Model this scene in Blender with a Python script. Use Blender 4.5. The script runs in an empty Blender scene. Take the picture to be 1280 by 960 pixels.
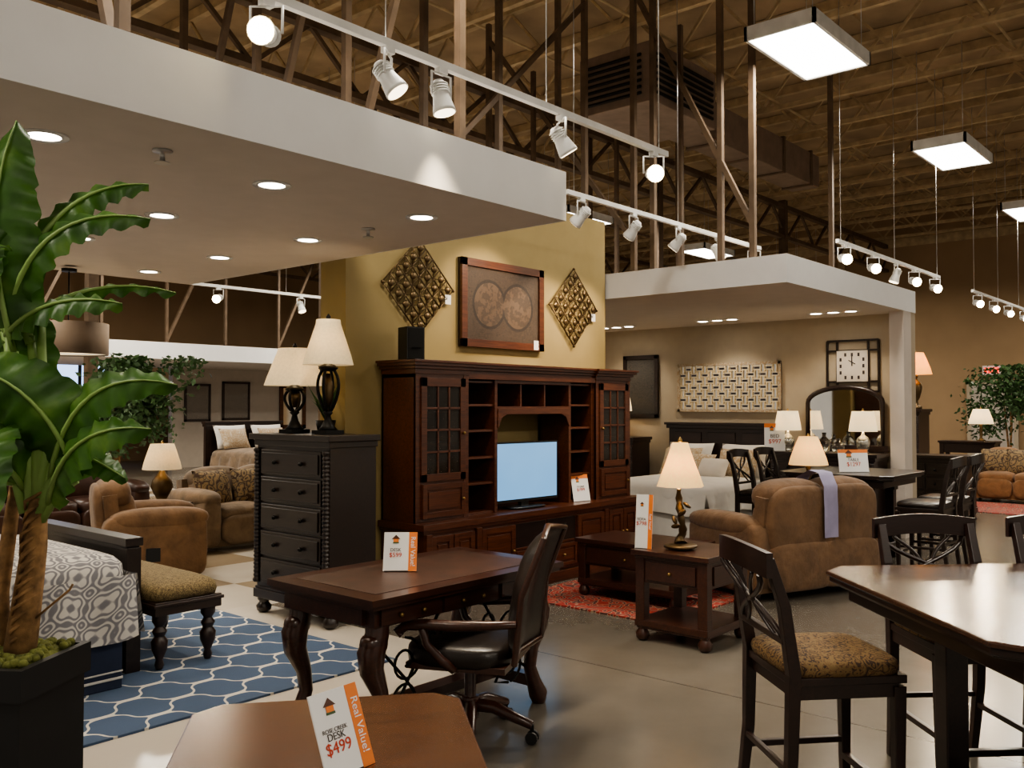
import bpy, bmesh, math, random
from mathutils import Vector, Matrix, Euler
random.seed(7)
R=math.radians
# ---------------------------------------------------------------- materials
def newmat(name):
    m=bpy.data.materials.new(name); m.use_nodes=True
    nt=m.node_tree; b=nt.nodes['Principled BSDF']; return m,nt,b
def N(nt,t,**k):
    n=nt.nodes.new(t)
    for a,v in k.items(): setattr(n,a,v)
    return n
def coords(nt,scale=(1,1,1),rot=(0,0,0)):
    tc=N(nt,'ShaderNodeTexCoord'); mp=N(nt,'ShaderNodeMapping')
    mp.inputs['Scale'].default_value=scale; mp.inputs['Rotation'].default_value=rot
    nt.links.new(tc.outputs['Object'],mp.inputs[0]); return mp.outputs[0]
def ramp(nt,fac,stops,interp='LINEAR'):
    r=N(nt,'ShaderNodeValToRGB'); r.color_ramp.interpolation=interp
    el=r.color_ramp.elements
    while len(el)<len(stops): el.new(0.5)
    for e,(p,c) in zip(el,stops): e.position=p; e.color=(*c,1)
    nt.links.new(fac,r.inputs[0]); return r.outputs[0]
def noise(nt,vec,scale,detail=3,rough=.5,dist=0):
    n=N(nt,'ShaderNodeTexNoise'); n.inputs['Scale'].default_value=scale
    n.inputs['Detail'].default_value=detail; n.inputs['Roughness'].default_value=rough
    n.inputs['Distortion'].default_value=dist
    nt.links.new(vec,n.inputs['Vector']); return n.outputs['Fac']
def bump(nt,b,h,strength=.2,dist=.01):
    bp=N(nt,'ShaderNodeBump'); bp.inputs['Strength'].default_value=strength; bp.inputs['Distance'].default_value=dist
    nt.links.new(h,bp.inputs['Height']); nt.links.new(bp.outputs[0],b.inputs['Normal'])
def plain(name,col,rough=.6,metal=0,emit=None,es=0,var=.12,nscale=6,bmp=0,spec=.5):
    m,nt,b=newmat(name); v=coords(nt)
    f=noise(nt,v,nscale,4)
    c=ramp(nt,f,[(.3,tuple(x*(1-var) for x in col)),(.7,tuple(min(1,x*(1+var)) for x in col))])
    nt.links.new(c,b.inputs['Base Color'])
    b.inputs['Roughness'].default_value=rough; b.inputs['Metallic'].default_value=metal
    b.inputs['Specular IOR Level'].default_value=spec
    if emit: b.inputs['Emission Color'].default_value=(*emit,1); b.inputs['Emission Strength'].default_value=es
    if bmp: bump(nt,b,noise(nt,v,nscale*20,3),bmp,.004)
    return m
def wood(name,c1,c2,rough=.3,scale=(2,30,30),coat=.3):
    m,nt,b=newmat(name); v=coords(nt,scale)
    f=noise(nt,v,1.5,6,.65,1.2)
    c=ramp(nt,f,[(.3,c1),(.75,c2)]); nt.links.new(c,b.inputs['Base Color'])
    b.inputs['Roughness'].default_value=rough; b.inputs['Coat Weight'].default_value=coat; b.inputs['Coat Roughness'].default_value=.2
    bump(nt,b,f,.05,.003); return m
def mth(nt,op,a,b=None,c=None):
    n=N(nt,'ShaderNodeMath',operation=op)
    for i,x in enumerate([a,b,c]):
        if x is None: continue
        if isinstance(x,(int,float)): n.inputs[i].default_value=x
        else: nt.links.new(x,n.inputs[i])
    return n.outputs[0]
def xyz(nt,v):
    s=N(nt,'ShaderNodeSeparateXYZ'); nt.links.new(v,s.inputs[0]); return s.outputs
W_RED=wood('wood_cherry',(.042,.012,.006),(.135,.042,.017),.32)
W_CHER2=wood('wood_walnut_top',(.045,.015,.007),(.14,.052,.022),.25,(3,40,40))
W_DARK=wood('wood_espresso',(.012,.006,.005),(.030,.013,.009),.35)
W_DESK=wood('wood_desk',(.024,.008,.005),(.065,.022,.012),.28)
W_BLACK=wood('wood_black',(.010,.006,.005),(.025,.014,.010),.38)
W_TABLE=wood('wood_dining',(.032,.014,.008),(.09,.040,.022),.2,(30,2,30))
BRASS=plain('aged_brass',(.3,.2,.08),.4,.9)
IRON=plain('black_iron',(.012,.011,.010),.45,.6)
BRONZE=plain('bronze_metal',(.12,.08,.04),.38,.8,bmp=.3)
WHITEM=plain('white_metal',(.72,.72,.70),.35)
STEEL=plain('steel',(.5,.5,.5),.3,.9)
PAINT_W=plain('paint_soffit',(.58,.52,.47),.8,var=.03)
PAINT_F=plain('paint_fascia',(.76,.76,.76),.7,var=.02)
MUSTARD=plain('paint_mustard',(.29,.22,.095),.8,var=.04)
BEIGE=plain('paint_beige',(.42,.35,.26),.8,var=.04)
FARW=plain('paint_far_wall',(.34,.23,.13),.85,var=.08,nscale=1)
GREYW=plain('paint_grey',(.46,.41,.36),.8,var=.04)
DECK=plain('roof_deck',(.36,.265,.165),.9,var=.3,nscale=1.2)
JOIST=plain('joist_steel',(.46,.35,.21),.6,.1,var=.2)
POST=plain('post_steel',(.13,.088,.056),.55,.3,var=.25)
DUCT=plain('duct_metal',(.24,.18,.14),.5,.4,var=.15)
CARD=plain('card_white',(.76,.76,.76),.5,var=.01)
ORANGE=plain('card_orange',(.72,.20,.035),.5,var=.05)
INK=plain('ink_dark',(.03,.02,.02),.6)
INKR=plain('ink_red',(.5,.05,.02),.6)
BLACKP=plain('black_plastic',(.012,.012,.012),.35)
PLANTER=plain('planter_black',(.008,.008,.009),.45)
MOSS=plain('moss',(.13,.14,.03),.95,var=.5,nscale=40,bmp=1)
BARK=plain('palm_bark',(.28,.16,.07),.9,var=.5,nscale=25,bmp=1)
FICUS=plain('ficus_leaf',(.05,.105,.035),.5,var=.5,nscale=12)
PILW=plain('pillow_ivory',(.55,.50,.44),.9,var=.05)
LINEN=plain('linen_white',(.66,.63,.59),.9,var=.05)
NAVY=plain('bedskirt_navy',(.022,.032,.065),.9)
LAVENDER=plain('scarf_lavender',(.30,.28,.42),.8)
TAUPE=plain('drum_taupe',(.15,.11,.08),.8)
SILVERV=plain('mercury_glass',(.5,.48,.42),.2,.8,var=.3,nscale=30)
def leather(name,c,rough=.35):
    m,nt,b=newmat(name); v=coords(nt)
    f=noise(nt,v,9,5); cc=ramp(nt,f,[(.3,tuple(x*.6 for x in c)),(.75,tuple(x*1.3 for x in c))])
    nt.links.new(cc,b.inputs['Base Color']); b.inputs['Roughness'].default_value=rough
    vo=N(nt,'ShaderNodeTexVoronoi'); vo.inputs['Scale'].default_value=120; nt.links.new(v,vo.inputs['Vector'])
    bump(nt,b,vo.outputs['Distance'],.15,.003); return m
L_BLACK=leather('leather_black',(.016,.011,.009),.34)
L_BROWN=leather('leather_dark_brown',(.05,.021,.013),.4)
def suede(name,c):
    m,nt,b=newmat(name); v=coords(nt)
    f=noise(nt,v,5,6,.6,.6); cc=ramp(nt,f,[(.3,tuple(x*.6 for x in c)),(.7,tuple(x*1.25 for x in c))])
    nt.links.new(cc,b.inputs['Base Color']); b.inputs['Roughness'].default_value=.85
    b.inputs['Sheen Weight'].default_value=.15
    bump(nt,b,noise(nt,v,7,4),.6,.03); return m
SUEDE=suede('suede_brown',(.155,.085,.042)); SUEDE2=suede('suede_tan',(.20,.112,.056)); TAUPEF=suede('fabric_taupe',(.20,.14,.09))
RUST=suede('fabric_rust',(.24,.12,.05))
def pattern(name,cols,scale=18,rough=.85):
    m,nt,b=newmat(name); v=coords(nt)
    vo=N(nt,'ShaderNodeTexVoronoi'); vo.inputs['Scale'].default_value=scale
    n=N(nt,'ShaderNodeTexNoise'); n.inputs['Scale'].default_value=scale*.5; nt.links.new(v,n.inputs['Vector'])
    mx=N(nt,'ShaderNodeMix',data_type='RGBA',blend_type='LINEAR_LIGHT'); mx.inputs[0].default_value=.08
    nt.links.new(v,mx.inputs[6]); nt.links.new(n.outputs['Color'],mx.inputs[7]); nt.links.new(mx.outputs[2],vo.inputs['Vector'])
    s=mth(nt,'SINE',mth(nt,'MULTIPLY',vo.outputs['Distance'],14)); s=mth(nt,'MULTIPLY_ADD',s,.5,.5)
    k=len(cols); c=ramp(nt,s,[(i/k,cc) for i,cc in enumerate(cols)],'CONSTANT')
    nt.links.new(c,b.inputs['Base Color']); b.inputs['Roughness'].default_value=rough; return m
PAISLEY=pattern('fabric_paisley',[(.045,.025,.015),(.22,.135,.05),(.10,.045,.02),(.17,.11,.045)],26)
FLORAL=pattern('fabric_floral',[(.28,.19,.09),(.10,.07,.04),(.24,.19,.12),(.07,.04,.025)],12)
BENCHF=pattern('fabric_bench',[(.20,.15,.07),(.07,.045,.02),(.22,.17,.08),(.07,.045,.02)],34)
REDRUG=pattern('rug_red',[(.30,.025,.018),(.38,.05,.03),(.42,.30,.20),(.10,.03,.03)],9)
CREAMP=pattern('pillow_damask',[(.5,.43,.33),(.30,.18,.09),(.52,.45,.36),(.38,.27,.16)],14)
def trell(name,px,py,line,bg,th,amp):
    m,nt,b=newmat(name); v=coords(nt); o=xyz(nt,v)
    x=mth(nt,'MULTIPLY',o[0],2*math.pi/px); y=mth(nt,'MULTIPLY',o[1],2*math.pi/py)
    xx=mth(nt,'ADD',x,mth(nt,'MULTIPLY',mth(nt,'SINE',mth(nt,'MULTIPLY',x,2)),-amp))
    yy=mth(nt,'ADD',y,mth(nt,'MULTIPLY',mth(nt,'SINE',mth(nt,'MULTIPLY',y,2)),amp))
    f=mth(nt,'ABSOLUTE',mth(nt,'ADD',mth(nt,'COSINE',xx),mth(nt,'COSINE',yy)))
    f=mth(nt,'ADD',f,mth(nt,'MULTIPLY',noise(nt,v,60),.05))
    c=ramp(nt,f,[(0,line),(th,bg)],'CONSTANT')
    nt.links.new(c,b.inputs['Base Color']); b.inputs['Roughness'].default_value=.95
    bump(nt,b,noise(nt,v,180),.5,.005); return m
TRELLIS=trell('rug_trellis',.44,.34,(.62,.60,.56),(.065,.105,.185),.19,.35)
def comf():
    m,nt,b=newmat('comforter_medallion'); v=coords(nt); o=xyz(nt,v)
    x=mth(nt,'MULTIPLY',mth(nt,'ADD',o[0],o[2]),2*math.pi/.19); y=mth(nt,'MULTIPLY',mth(nt,'ADD',o[1],mth(nt,'MULTIPLY',o[2],.35)),2*math.pi/.19)
    cx,cy=mth(nt,'COSINE',x),mth(nt,'COSINE',y)
    f=mth(nt,'ADD',mth(nt,'ADD',cx,cy),mth(nt,'MULTIPLY',mth(nt,'COSINE',mth(nt,'MULTIPLY',x,2)),.7)); f=mth(nt,'ADD',f,mth(nt,'MULTIPLY',mth(nt,'COSINE',mth(nt,'MULTIPLY',y,2)),.7))
    f=mth(nt,'ADD',f,mth(nt,'MULTIPLY',noise(nt,v,30),.4))
    g=mth(nt,'MULTIPLY_ADD',mth(nt,'SINE',mth(nt,'MULTIPLY',f,3.6)),.5,.5)
    c=ramp(nt,g,[(.2,(.17,.17,.19)),(.5,(.27,.265,.28)),(.75,(.50,.485,.46))])
    nt.links.new(c,b.inputs['Base Color']); b.inputs['Roughness'].default_value=.9; return m
COMF=comf()
def floormat():
    m,nt,b=newmat('polished_concrete_and_tile'); v=coords(nt); o=xyz(nt,v)
    n1=noise(nt,v,.45,4,.45,.2); n2=noise(nt,v,5,5,.6)
    f=mth(nt,'ADD',mth(nt,'MULTIPLY',n1,.8),mth(nt,'MULTIPLY',n2,.2))
    conc=ramp(nt,f,[(.3,(.115,.102,.085)),(.5,(.138,.123,.103)),(.7,(.165,.148,.125))])
    jx=mth(nt,'LESS_THAN',mth(nt,'PINGPONG',mth(nt,'ADD',o[0],.2),2.4),.006)
    jy=mth(nt,'LESS_THAN',mth(nt,'PINGPONG',mth(nt,'ADD',o[1],.1),2.4),.006)
    j=mth(nt,'MAXIMUM',jx,jy)
    mj=N(nt,'ShaderNodeMix',data_type='RGBA'); nt.links.new(j,mj.inputs[0]); nt.links.new(conc,mj.inputs[6]); mj.inputs[7].default_value=(.075,.065,.055,1)
    ck=N(nt,'ShaderNodeTexChecker'); ck.inputs['Scale'].default_value=1.1; nt.links.new(v,ck.inputs['Vector'])
    ck.inputs[1].default_value=(.58,.53,.45,1); ck.inputs[2].default_value=(.33,.26,.18,1)
    far=mth(nt,'GREATER_THAN',o[1],6.4)
    mt=N(nt,'ShaderNodeMix',data_type='RGBA'); nt.links.new(far,mt.inputs[0]); mt.inputs[6].default_value=(.60,.55,.48,1); nt.links.new(ck.outputs[0],mt.inputs[7])
    mask=mth(nt,'MULTIPLY',mth(nt,'LESS_THAN',o[0],4.25),mth(nt,'GREATER_THAN',o[1],3.75))
    mk2=mth(nt,'MULTIPLY',mth(nt,'LESS_THAN',o[0],9.0),mth(nt,'GREATER_THAN',o[1],6.3))
    mask=mth(nt,'MAXIMUM',mask,mk2)
    mf=N(nt,'ShaderNodeMix',data_type='RGBA'); nt.links.new(mask,mf.inputs[0]); nt.links.new(mj.outputs[2],mf.inputs[6]); nt.links.new(mt.outputs[2],mf.inputs[7])
    nt.links.new(mf.outputs[2],b.inputs['Base Color'])
    r=mth(nt,'MULTIPLY_ADD',n2,.14,.15); nt.links.new(r,b.inputs['Roughness']); b.inputs['Specular IOR Level'].default_value=.55; return m
FLOOR=floormat()
def emis(name,c,s):
    m,nt,b=newmat(name); b.inputs['Base Color'].default_value=(*c,1); b.inputs['Emission Color'].default_value=(*c,1); b.inputs['Emission Strength'].default_value=s
    m.cycles.emission_sampling='NONE'; return m
E_LAMP=emis('lamp_glow',(1,.80,.45),40); E_CAN=emis('can_glow',(1,.92,.78),16); E_PANEL=emis('panel_glow',(1,.98,.90),9)
E_DIM=emis('lamp_dim',(1,.85,.6),4); E_EXIT=emis('exit_red',(1,.03,.02),3); E_WIN=emis('window_daylight',(.45,.62,1),2.2)
def tvmat():
    m,nt,b=newmat('tv_screen_blue'); v=coords(nt); n=noise(nt,v,1.2,2)
    c=ramp(nt,n,[(.3,(.19,.45,.78)),(.7,(.25,.53,.85))]); nt.links.new(c,b.inputs['Emission Color']); b.inputs['Emission Strength'].default_value=1.1
    b.inputs['Base Color'].default_value=(.02,.02,.02,1); b.inputs['Roughness'].default_value=.15; m.cycles.emission_sampling='NONE'; return m
TVS=tvmat()
def shade(name,c,e):
    m=bpy.data.materials.new(name); m.use_nodes=True; nt=m.node_tree; nt.nodes.clear()
    o=N(nt,'ShaderNodeOutputMaterial'); d=N(nt,'ShaderNodeBsdfDiffuse'); t=N(nt,'ShaderNodeBsdfTranslucent'); mx=N(nt,'ShaderNodeMixShader')
    em=N(nt,'ShaderNodeEmission'); ad=N(nt,'ShaderNodeAddShader')
    tc=coords(nt,(1,1,1)); w=noise(nt,tc,60,2); cc=ramp(nt,w,[(.3,tuple(x*.9 for x in c)),(.7,c)])
    for s in (d,t): nt.links.new(cc,s.inputs['Color'])
    nt.links.new(cc,em.inputs['Color']); em.inputs['Strength'].default_value=e
    mx.inputs[0].default_value=.4; nt.links.new(d.outputs[0],mx.inputs[1]); nt.links.new(t.outputs[0],mx.inputs[2])
    nt.links.new(mx.outputs[0],ad.inputs[0]); nt.links.new(em.outputs[0],ad.inputs[1]); nt.links.new(ad.outputs[0],o.inputs[0]); m.cycles.emission_sampling='NONE'; return m
SH_CREAM=shade('shade_cream',(.82,.70,.48),.25); SH_YEL=shade('shade_yellow',(.85,.63,.30),.6); SH_OR=shade('shade_amber',(.9,.5,.13),.9); SH_W=shade('shade_ivory',(.88,.77,.55),.6)
def mirror():
    m,nt,b=newmat('mirror_glass'); v=coords(nt); c=ramp(nt,noise(nt,v,4),[(.3,(.8,.8,.78)),(.7,(.88,.87,.84))]); nt.links.new(c,b.inputs['Base Color'])
    b.inputs['Metallic'].default_value=1; b.inputs['Roughness'].default_value=.04; return m
MIRROR=mirror()
def glassd():
    m,nt,b=newmat('cabinet_glass'); v=coords(nt); c=ramp(nt,noise(nt,v,3),[(.3,(.03,.025,.02)),(.7,(.06,.05,.04))]); nt.links.new(c,b.inputs['Base Color'])
    b.inputs['Roughness'].default_value=.06; b.inputs['Alpha'].default_value=.45; return m
GLASS=glassd()
def clear():
    m,nt,b=newmat('clear_glass'); b.inputs['Transmission Weight'].default_value=1; b.inputs['Roughness'].default_value=.03; b.inputs['Base Color'].default_value=(.85,.9,.88,1); return m
CLEAR=clear()
def leafmat():
    m,nt,b=newmat('banana_leaf'); v=coords(nt)
    w=N(nt,'ShaderNodeTexNoise'); w.inputs['Scale'].default_value=9; w.inputs['Detail'].default_value=5; nt.links.new(v,w.inputs['Vector'])
    c=ramp(nt,w.outputs['Fac'],[(.3,(.025,.08,.012)),(.55,(.06,.15,.025)),(.75,(.15,.27,.06))]); nt.links.new(c,b.inputs['Base Color'])
    b.inputs['Roughness'].default_value=.42
    t=N(nt,'ShaderNodeBsdfTranslucent'); nt.links.new(c,t.inputs['Color']); mx=N(nt,'ShaderNodeMixShader'); mx.inputs[0].default_value=.3
    o=nt.nodes['Material Output']; nt.links.new(b.outputs[0],mx.inputs[1]); nt.links.new(t.outputs[0],mx.inputs[2]); nt.links.new(mx.outputs[0],o.inputs[0]); return m
LEAF=leafmat(); RIB=plain('leaf_rib',(.22,.34,.10),.5)
def artmat():
    m,nt,b=newmat('leather_map_art'); v=coords(nt); o=xyz(nt,v)
    def circ(cx):
        dx=mth(nt,'SUBTRACT',o[0],cx); return mth(nt,'SQRT',mth(nt,'ADD',mth(nt,'MULTIPLY',dx,dx),mth(nt,'MULTIPLY',o[2],o[2])))
    r=mth(nt,'MINIMUM',circ(-.2),circ(.2))
    n=noise(nt,v,16,6,.6); n3=noise(nt,v,34,4,.6,1.5)
    edge=mth(nt,'LESS_THAN',mth(nt,'ABSOLUTE',mth(nt,'SUBTRACT',r,.215)),.014)
    inside=mth(nt,'LESS_THAN',r,.205)
    scr=mth(nt,'MULTIPLY_ADD',mth(nt,'SINE',mth(nt,'MULTIPLY',n3,46)),.16,.30)
    ins=mth(nt,'MULTIPLY_ADD',mth(nt,'GREATER_THAN',n,.5),.14,.36)
    mx=N(nt,'ShaderNodeMix',data_type='FLOAT'); nt.links.new(inside,mx.inputs[0]); nt.links.new(scr,mx.inputs[2]); nt.links.new(ins,mx.inputs[3])
    f=mth(nt,'SUBTRACT',mx.outputs[0],mth(nt,'MULTIPLY',edge,.3))
    c=ramp(nt,f,[(.1,(.020,.012,.008)),(.35,(.050,.030,.019)),(.6,(.12,.072,.042))]); nt.links.new(c,b.inputs['Base Color']); b.inputs['Roughness'].default_value=.6
    bump(nt,b,scr,.4,.01); return m
ART=artmat(); ART2=pattern('art_grey',[(.22,.20,.18),(.14,.12,.11),(.28,.25,.22)],30); ART3=pattern('art_dark',[(.03,.03,.03),(.10,.085,.075),(.05,.045,.04)],30)
# ---------------------------------------------------------------- mesh builder
class B:
    def __init__(s): s.bm=bmesh.new(); s.mats=[]; s.M=Matrix.Identity(4)
    def mi(s,m):
        if m not in s.mats: s.mats.append(m)
        return s.mats.index(m)
    def v(s,p): return s.bm.verts.new(s.M@Vector(p))
    def f(s,vs,m,sm=False):
        try: fc=s.bm.faces.new(vs)
        except ValueError: return
        fc.material_index=s.mi(m); fc.smooth=sm
    def box(s,x0,x1,y0,y1,z0,z1,m,rot=None,tx=1,ty=1):
        c=Vector(((x0+x1)/2,(y0+y1)/2,(z0+z1)/2)); hx,hy,hz=(x1-x0)/2,(y1-y0)/2,(z1-z0)/2
        q=Euler(rot).to_matrix() if rot else Matrix.Identity(3); vs=[]
        for sz in(-1,1):
            kx,ky=(tx,ty) if sz>0 else (1,1)
            for sx,sy in((-1,-1),(1,-1),(1,1),(-1,1)): vs.append(s.v(c+q@Vector((sx*hx*kx,sy*hy*ky,sz*hz))))
        for i in((3,2,1,0),(4,5,6,7),(0,1,5,4),(1,2,6,5),(2,3,7,6),(3,0,4,7)): s.f([vs[k] for k in i],m)
    def tube(s,pts,r,m,seg=8,sq=False):
        pts=[Vector(p) for p in pts]; n=len(pts); rs=r if isinstance(r,(list,tuple)) else [r]*n
        T=[(pts[min(i+1,n-1)]-pts[max(i-1,0)]).normalized() for i in range(n)]
        up=Vector((0,0,1)) if abs(T[0].z)<.9 else Vector((1,0,0))
        if sq: seg=4
        nx=(up-T[0]*up.dot(T[0])).normalized(); rings=[]
        for i in range(n):
            nx=(nx-T[i]*nx.dot(T[i])).normalized(); ny=T[i].cross(nx); a0=math.pi/4 if sq else 0
            k=1.414 if sq else 1
            rings.append([s.v(pts[i]+(nx*math.cos(a0+2*math.pi*j/seg)+ny*math.sin(a0+2*math.pi*j/seg))*rs[i]*k) for j in range(seg)])
        for i in range(n-1):
            for j in range(seg): s.f([rings[i][j],rings[i][(j+1)%seg],rings[i+1][(j+1)%seg],rings[i+1][j]],m,not sq)
        s.f(rings[0][::-1],m); s.f(rings[-1],m)
    def lathe(s,prof,c,m,seg=20,cap=True):
        c=Vector(c); rings=[[s.v(c+Vector((r*math.cos(2*math.pi*j/seg),r*math.sin(2*math.pi*j/seg),z))) for j in range(seg)] for r,z in prof]
        for a,b in zip(rings,rings[1:]):
            for j in range(seg): s.f([a[j],a[(j+1)%seg],b[(j+1)%seg],b[j]],m,True)
        if cap: s.f(rings[0][::-1],m); s.f(rings[-1],m)
    def cush(s,c,sz,m,e=.4,rot=None,nu=24,nv=12,e2=None):
        c=Vector(c); q=Euler(rot).to_matrix() if rot else Matrix.Identity(3); e2=e2 or e
        def p(x,k): return math.copysign(abs(x)**k,x)
        rings=[]
        for i in range(1,nv):
            a=-math.pi/2+math.pi*i/nv
            rings.append([s.v(c+q@Vector((sz[0]/2*p(math.cos(a),e2)*p(math.cos(2*math.pi*j/nu),e),sz[1]/2*p(math.cos(a),e2)*p(math.sin(2*math.pi*j/nu),e),sz[2]/2*p(math.sin(a),e2)))) for j in range(nu)])
        b=s.v(c+q@Vector((0,0,-sz[2]/2))); t=s.v(c+q@Vector((0,0,sz[2]/2)))
        for a,d in zip(rings,rings[1:]):
            for j in range(nu): s.f([a[j],a[(j+1)%nu],d[(j+1)%nu],d[j]],m,True)
        for j in range(nu): s.f([b,rings[0][(j+1)%nu],rings[0][j]],m,True); s.f([t,rings[-1][j],rings[-1][(j+1)%nu]],m,True)
    def pillow(s,c,w,h,t,m,rot):
        q=Euler(rot).to_matrix(); c=Vector(c)
        for sd in(-1,1):
            def fn(u,v,sd=sd):
                a,d=2*u-1,2*v-1; k=((1-abs(a)**2.6)*(1-abs(d)**2.6))**.55 if abs(a)<1 and abs(d)<1 else 0
                x=a*w/2*(1-.06*(1-d*d)*abs(a)**3); z=d*h/2*(1-.06*(1-a*a)*abs(d)**3)
                return c+q@Vector((x,sd*t/2*k,z))
            s.grid(fn,12,12,m)
    def prism(s,poly,z0,z1,m):
        a=[s.v((x,y,z0)) for x,y in poly]; b=[s.v((x,y,z1)) for x,y in poly]; n=len(poly)
        s.f(a[::-1],m); s.f(b,m)
        for i in range(n): s.f([a[i],a[(i+1)%n],b[(i+1)%n],b[i]],m)
    def grid(s,fn,nu,nv,m):
        g=[[s.v(fn(i/nu,j/nv)) for j in range(nv+1)] for i in range(nu+1)]
        for i in range(nu):
            for j in range(nv): s.f([g[i][j],g[i+1][j],g[i+1][j+1],g[i][j+1]],m,True)
    def done(s,name,loc=(0,0,0),rz=0,bev=0,parent=None,fixn=True):
        if fixn: bmesh.ops.recalc_face_normals(s.bm,faces=s.bm.faces[:])
        me=bpy.data.meshes.new(name); s.bm.to_mesh(me); s.bm.free()
        for m in s.mats: me.materials.append(m)
        o=bpy.data.objects.new(name,me); bpy.context.collection.objects.link(o); o.location=loc; o.rotation_euler=(0,0,rz)
        if bev:
            md=o.modifiers.new('bev','BEVEL'); md.width=bev; md.segments=2; md.limit_method='ANGLE'; md.angle_limit=R(50)
        if parent: o.parent=parent
        return o
def face(fx,fy): return math.atan2(fx,-fy)
def light(kind,name,loc,energy,col,parent=None,**k):
    l=bpy.data.lights.new(name,kind); l.energy=energy; l.color=col
    for a,v in k.items():
        if a!='dir': setattr(l,a,v)
    o=bpy.data.objects.new(name,l); bpy.context.collection.objects.link(o); o.location=loc
    d=k.get('dir',(0,0,-1)); o.rotation_euler=Vector(d).to_track_quat('-Z','Y').to_euler()
    if parent: o.parent=parent
    return o
WARM=(1,.80,.55); WARM2=(1,.86,.66)
# ---------------------------------------------------------------- room shell
def simplebox(name,x0,x1,y0,y1,z0,z1,m,bev=0):
    b=B(); b.box(x0,x1,y0,y1,z0,z1,m); return b.done(name,bev=bev)
simplebox('floor',-7,27.2,-7,26.2,-.1,0,FLOOR)
simplebox('ceiling',-7,27.2,-7,26.2,7.2,7.3,DECK)
b=B(); b.box(27,27.2,-7,26.2,0,7.2,FARW); b.box(26.97,27,-7,26,6.2,6.45,JOIST)
for k in range(5): b.box(26.95,27,-2+k*6.1,-1.8+k*6.1,0,7.2,JOIST)
b.done('wall_right')
simplebox('wall_back',-7,27,26,26.2,0,7.2,FARW)
simplebox('wall_feature',4.51,8.05,5.66,5.98,0,3.6,MUSTARD)
b=B(); b.box(4.51,8.05,5.645,5.659,0,.12,W_DARK); b.done('baseboard_feature')
def soffit(name,x0,x1,y0,y1,z0=2.77,z1=3.08):
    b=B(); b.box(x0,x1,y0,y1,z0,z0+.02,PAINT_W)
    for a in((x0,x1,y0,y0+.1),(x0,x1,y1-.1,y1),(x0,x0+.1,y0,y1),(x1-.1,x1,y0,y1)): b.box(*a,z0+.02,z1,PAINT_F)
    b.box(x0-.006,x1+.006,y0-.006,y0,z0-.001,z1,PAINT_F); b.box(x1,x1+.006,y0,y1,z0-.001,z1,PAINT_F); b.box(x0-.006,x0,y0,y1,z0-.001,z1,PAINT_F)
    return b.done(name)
SOFL=soffit('ceiling_soffit_left',-6,4.5,3.47,8.02)
soffit('ceiling_soffit_bay',8.09,11.86,3.61,10.0,2.77,3.04)
soffit('ceiling_soffit_back',6.5,24,18,22.3,2.6,2.95)
b=B(); b.box(11.7,11.86,3.61,10,0,2.77,BEIGE); b.box(11.42,11.7,3.61,3.78,0,2.77,PAINT_W); b.done('wall_bay')
simplebox('wall_bay_left',8.4,11.7,9.85,10,0,2.77,BEIGE)
b=B(); b.box(11.68,11.699,3.78,9.85,0,.12,PAINT_F); b.done('baseboard_bay')
simplebox('wall_back_gallery',11.9,24,22,22.2,0,2.6,GREYW)
def cans(pts,z,name,en,ang=110,every=1):
    b=B()
    for x,y in pts:
        b.lathe([(.10,-.006),(.10,.0),(.07,-.001),(.07,-.006)],(x,y,z),PAINT_F,20,False)
        b.lathe([(.0,-.003),(.068,-.003)],(x,y,z),E_CAN,16,False)
    o=b.done(name,fixn=False)
    for x,y in pts[::every]: light('SPOT',name+'_bulb',(x,y,z-.03),en,WARM2,o,spot_size=R(ang),spot_blend=.6,shadow_soft_size=.06)
cans([(x,y) for x in(1.6,2.75,3.83) for y in(4.07,5.23,6.37,7.5)],2.77,'recessed_downlights_left',34)
cans([(11.1,yy+k*.22) for yy in(4.35,5.95,7.6) for k in(0,-1,1)],2.77,'recessed_downlights_bay',42,125,3)
cans([(x,20) for x in(8,11,14,17,20)],2.6,'recessed_downlights_back',130,120,1)
b=B()
for x,y in((2.05,3.9),(3.85,4.6),(2.2,6.9),(2.9,7.4)):
    b.lathe([(.045,0),(.045,-.008),(.012,-.01),(.012,-.05),(.035,-.055),(.035,-.06)],(x,y,2.77),STEEL,12)
b.done('fire_sprinklers',parent=SOFL)
b=B()
x=-6.0
while x<27:
    b.box(x-.05,x+.05,-7,26,7.05,7.19,JOIST); b.box(x-.04,x+.04,-7,26,6.33,6.40,JOIST)
    y=-2.0; up=True
    while y<26:
        p0=(x,y,6.38 if up else 7.08); p1=(x,min(y+.6,26),7.08 if up else 6.38)
        b.tube([p0,p1],.018,JOIST,sq=True); y+=.6; up=not up
    x+=1.4
b.done('roof_joists')
b=B()
for y in(9.0,16.0,23):
    b.box(-7,27,y-.07,y+.07,6.2,6.3,POST)
    xx=-7; up=True
    b.box(-7,27,y-.07,y+.07,5.5,5.58,POST)
    while xx<27:
        b.tube([(xx,y,5.54 if up else 6.24),(xx+.8,y,6.24 if up else 5.54)],.025,POST,sq=True); xx+=.8; up=not up
b.done('roof_girders')
b=B()
for y in(1.2,2.8,6.2,7.8,12.5,14,19,21): b.tube([(-6,y,6.45),(27,y,6.45)],.018,JOIST)
for y in(2.1,13.2): b.tube([(-6,y,6.2),(27,y,6.2)],.035,DUCT)
b.done('roof_bridging_and_pipes')
b=B()
def post(x,y,z0,z1=6.4,w=.028): b.box(x-w,x+w,y-w,y+w,z0,z1,POST)
for y in(4.05,4.4,5.2,5.45,6.5,7.6,8.8,9.8): post(8.3,y,3.0)
for xx in(9.6,10.8): post(xx,9.8,3.0)
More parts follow.
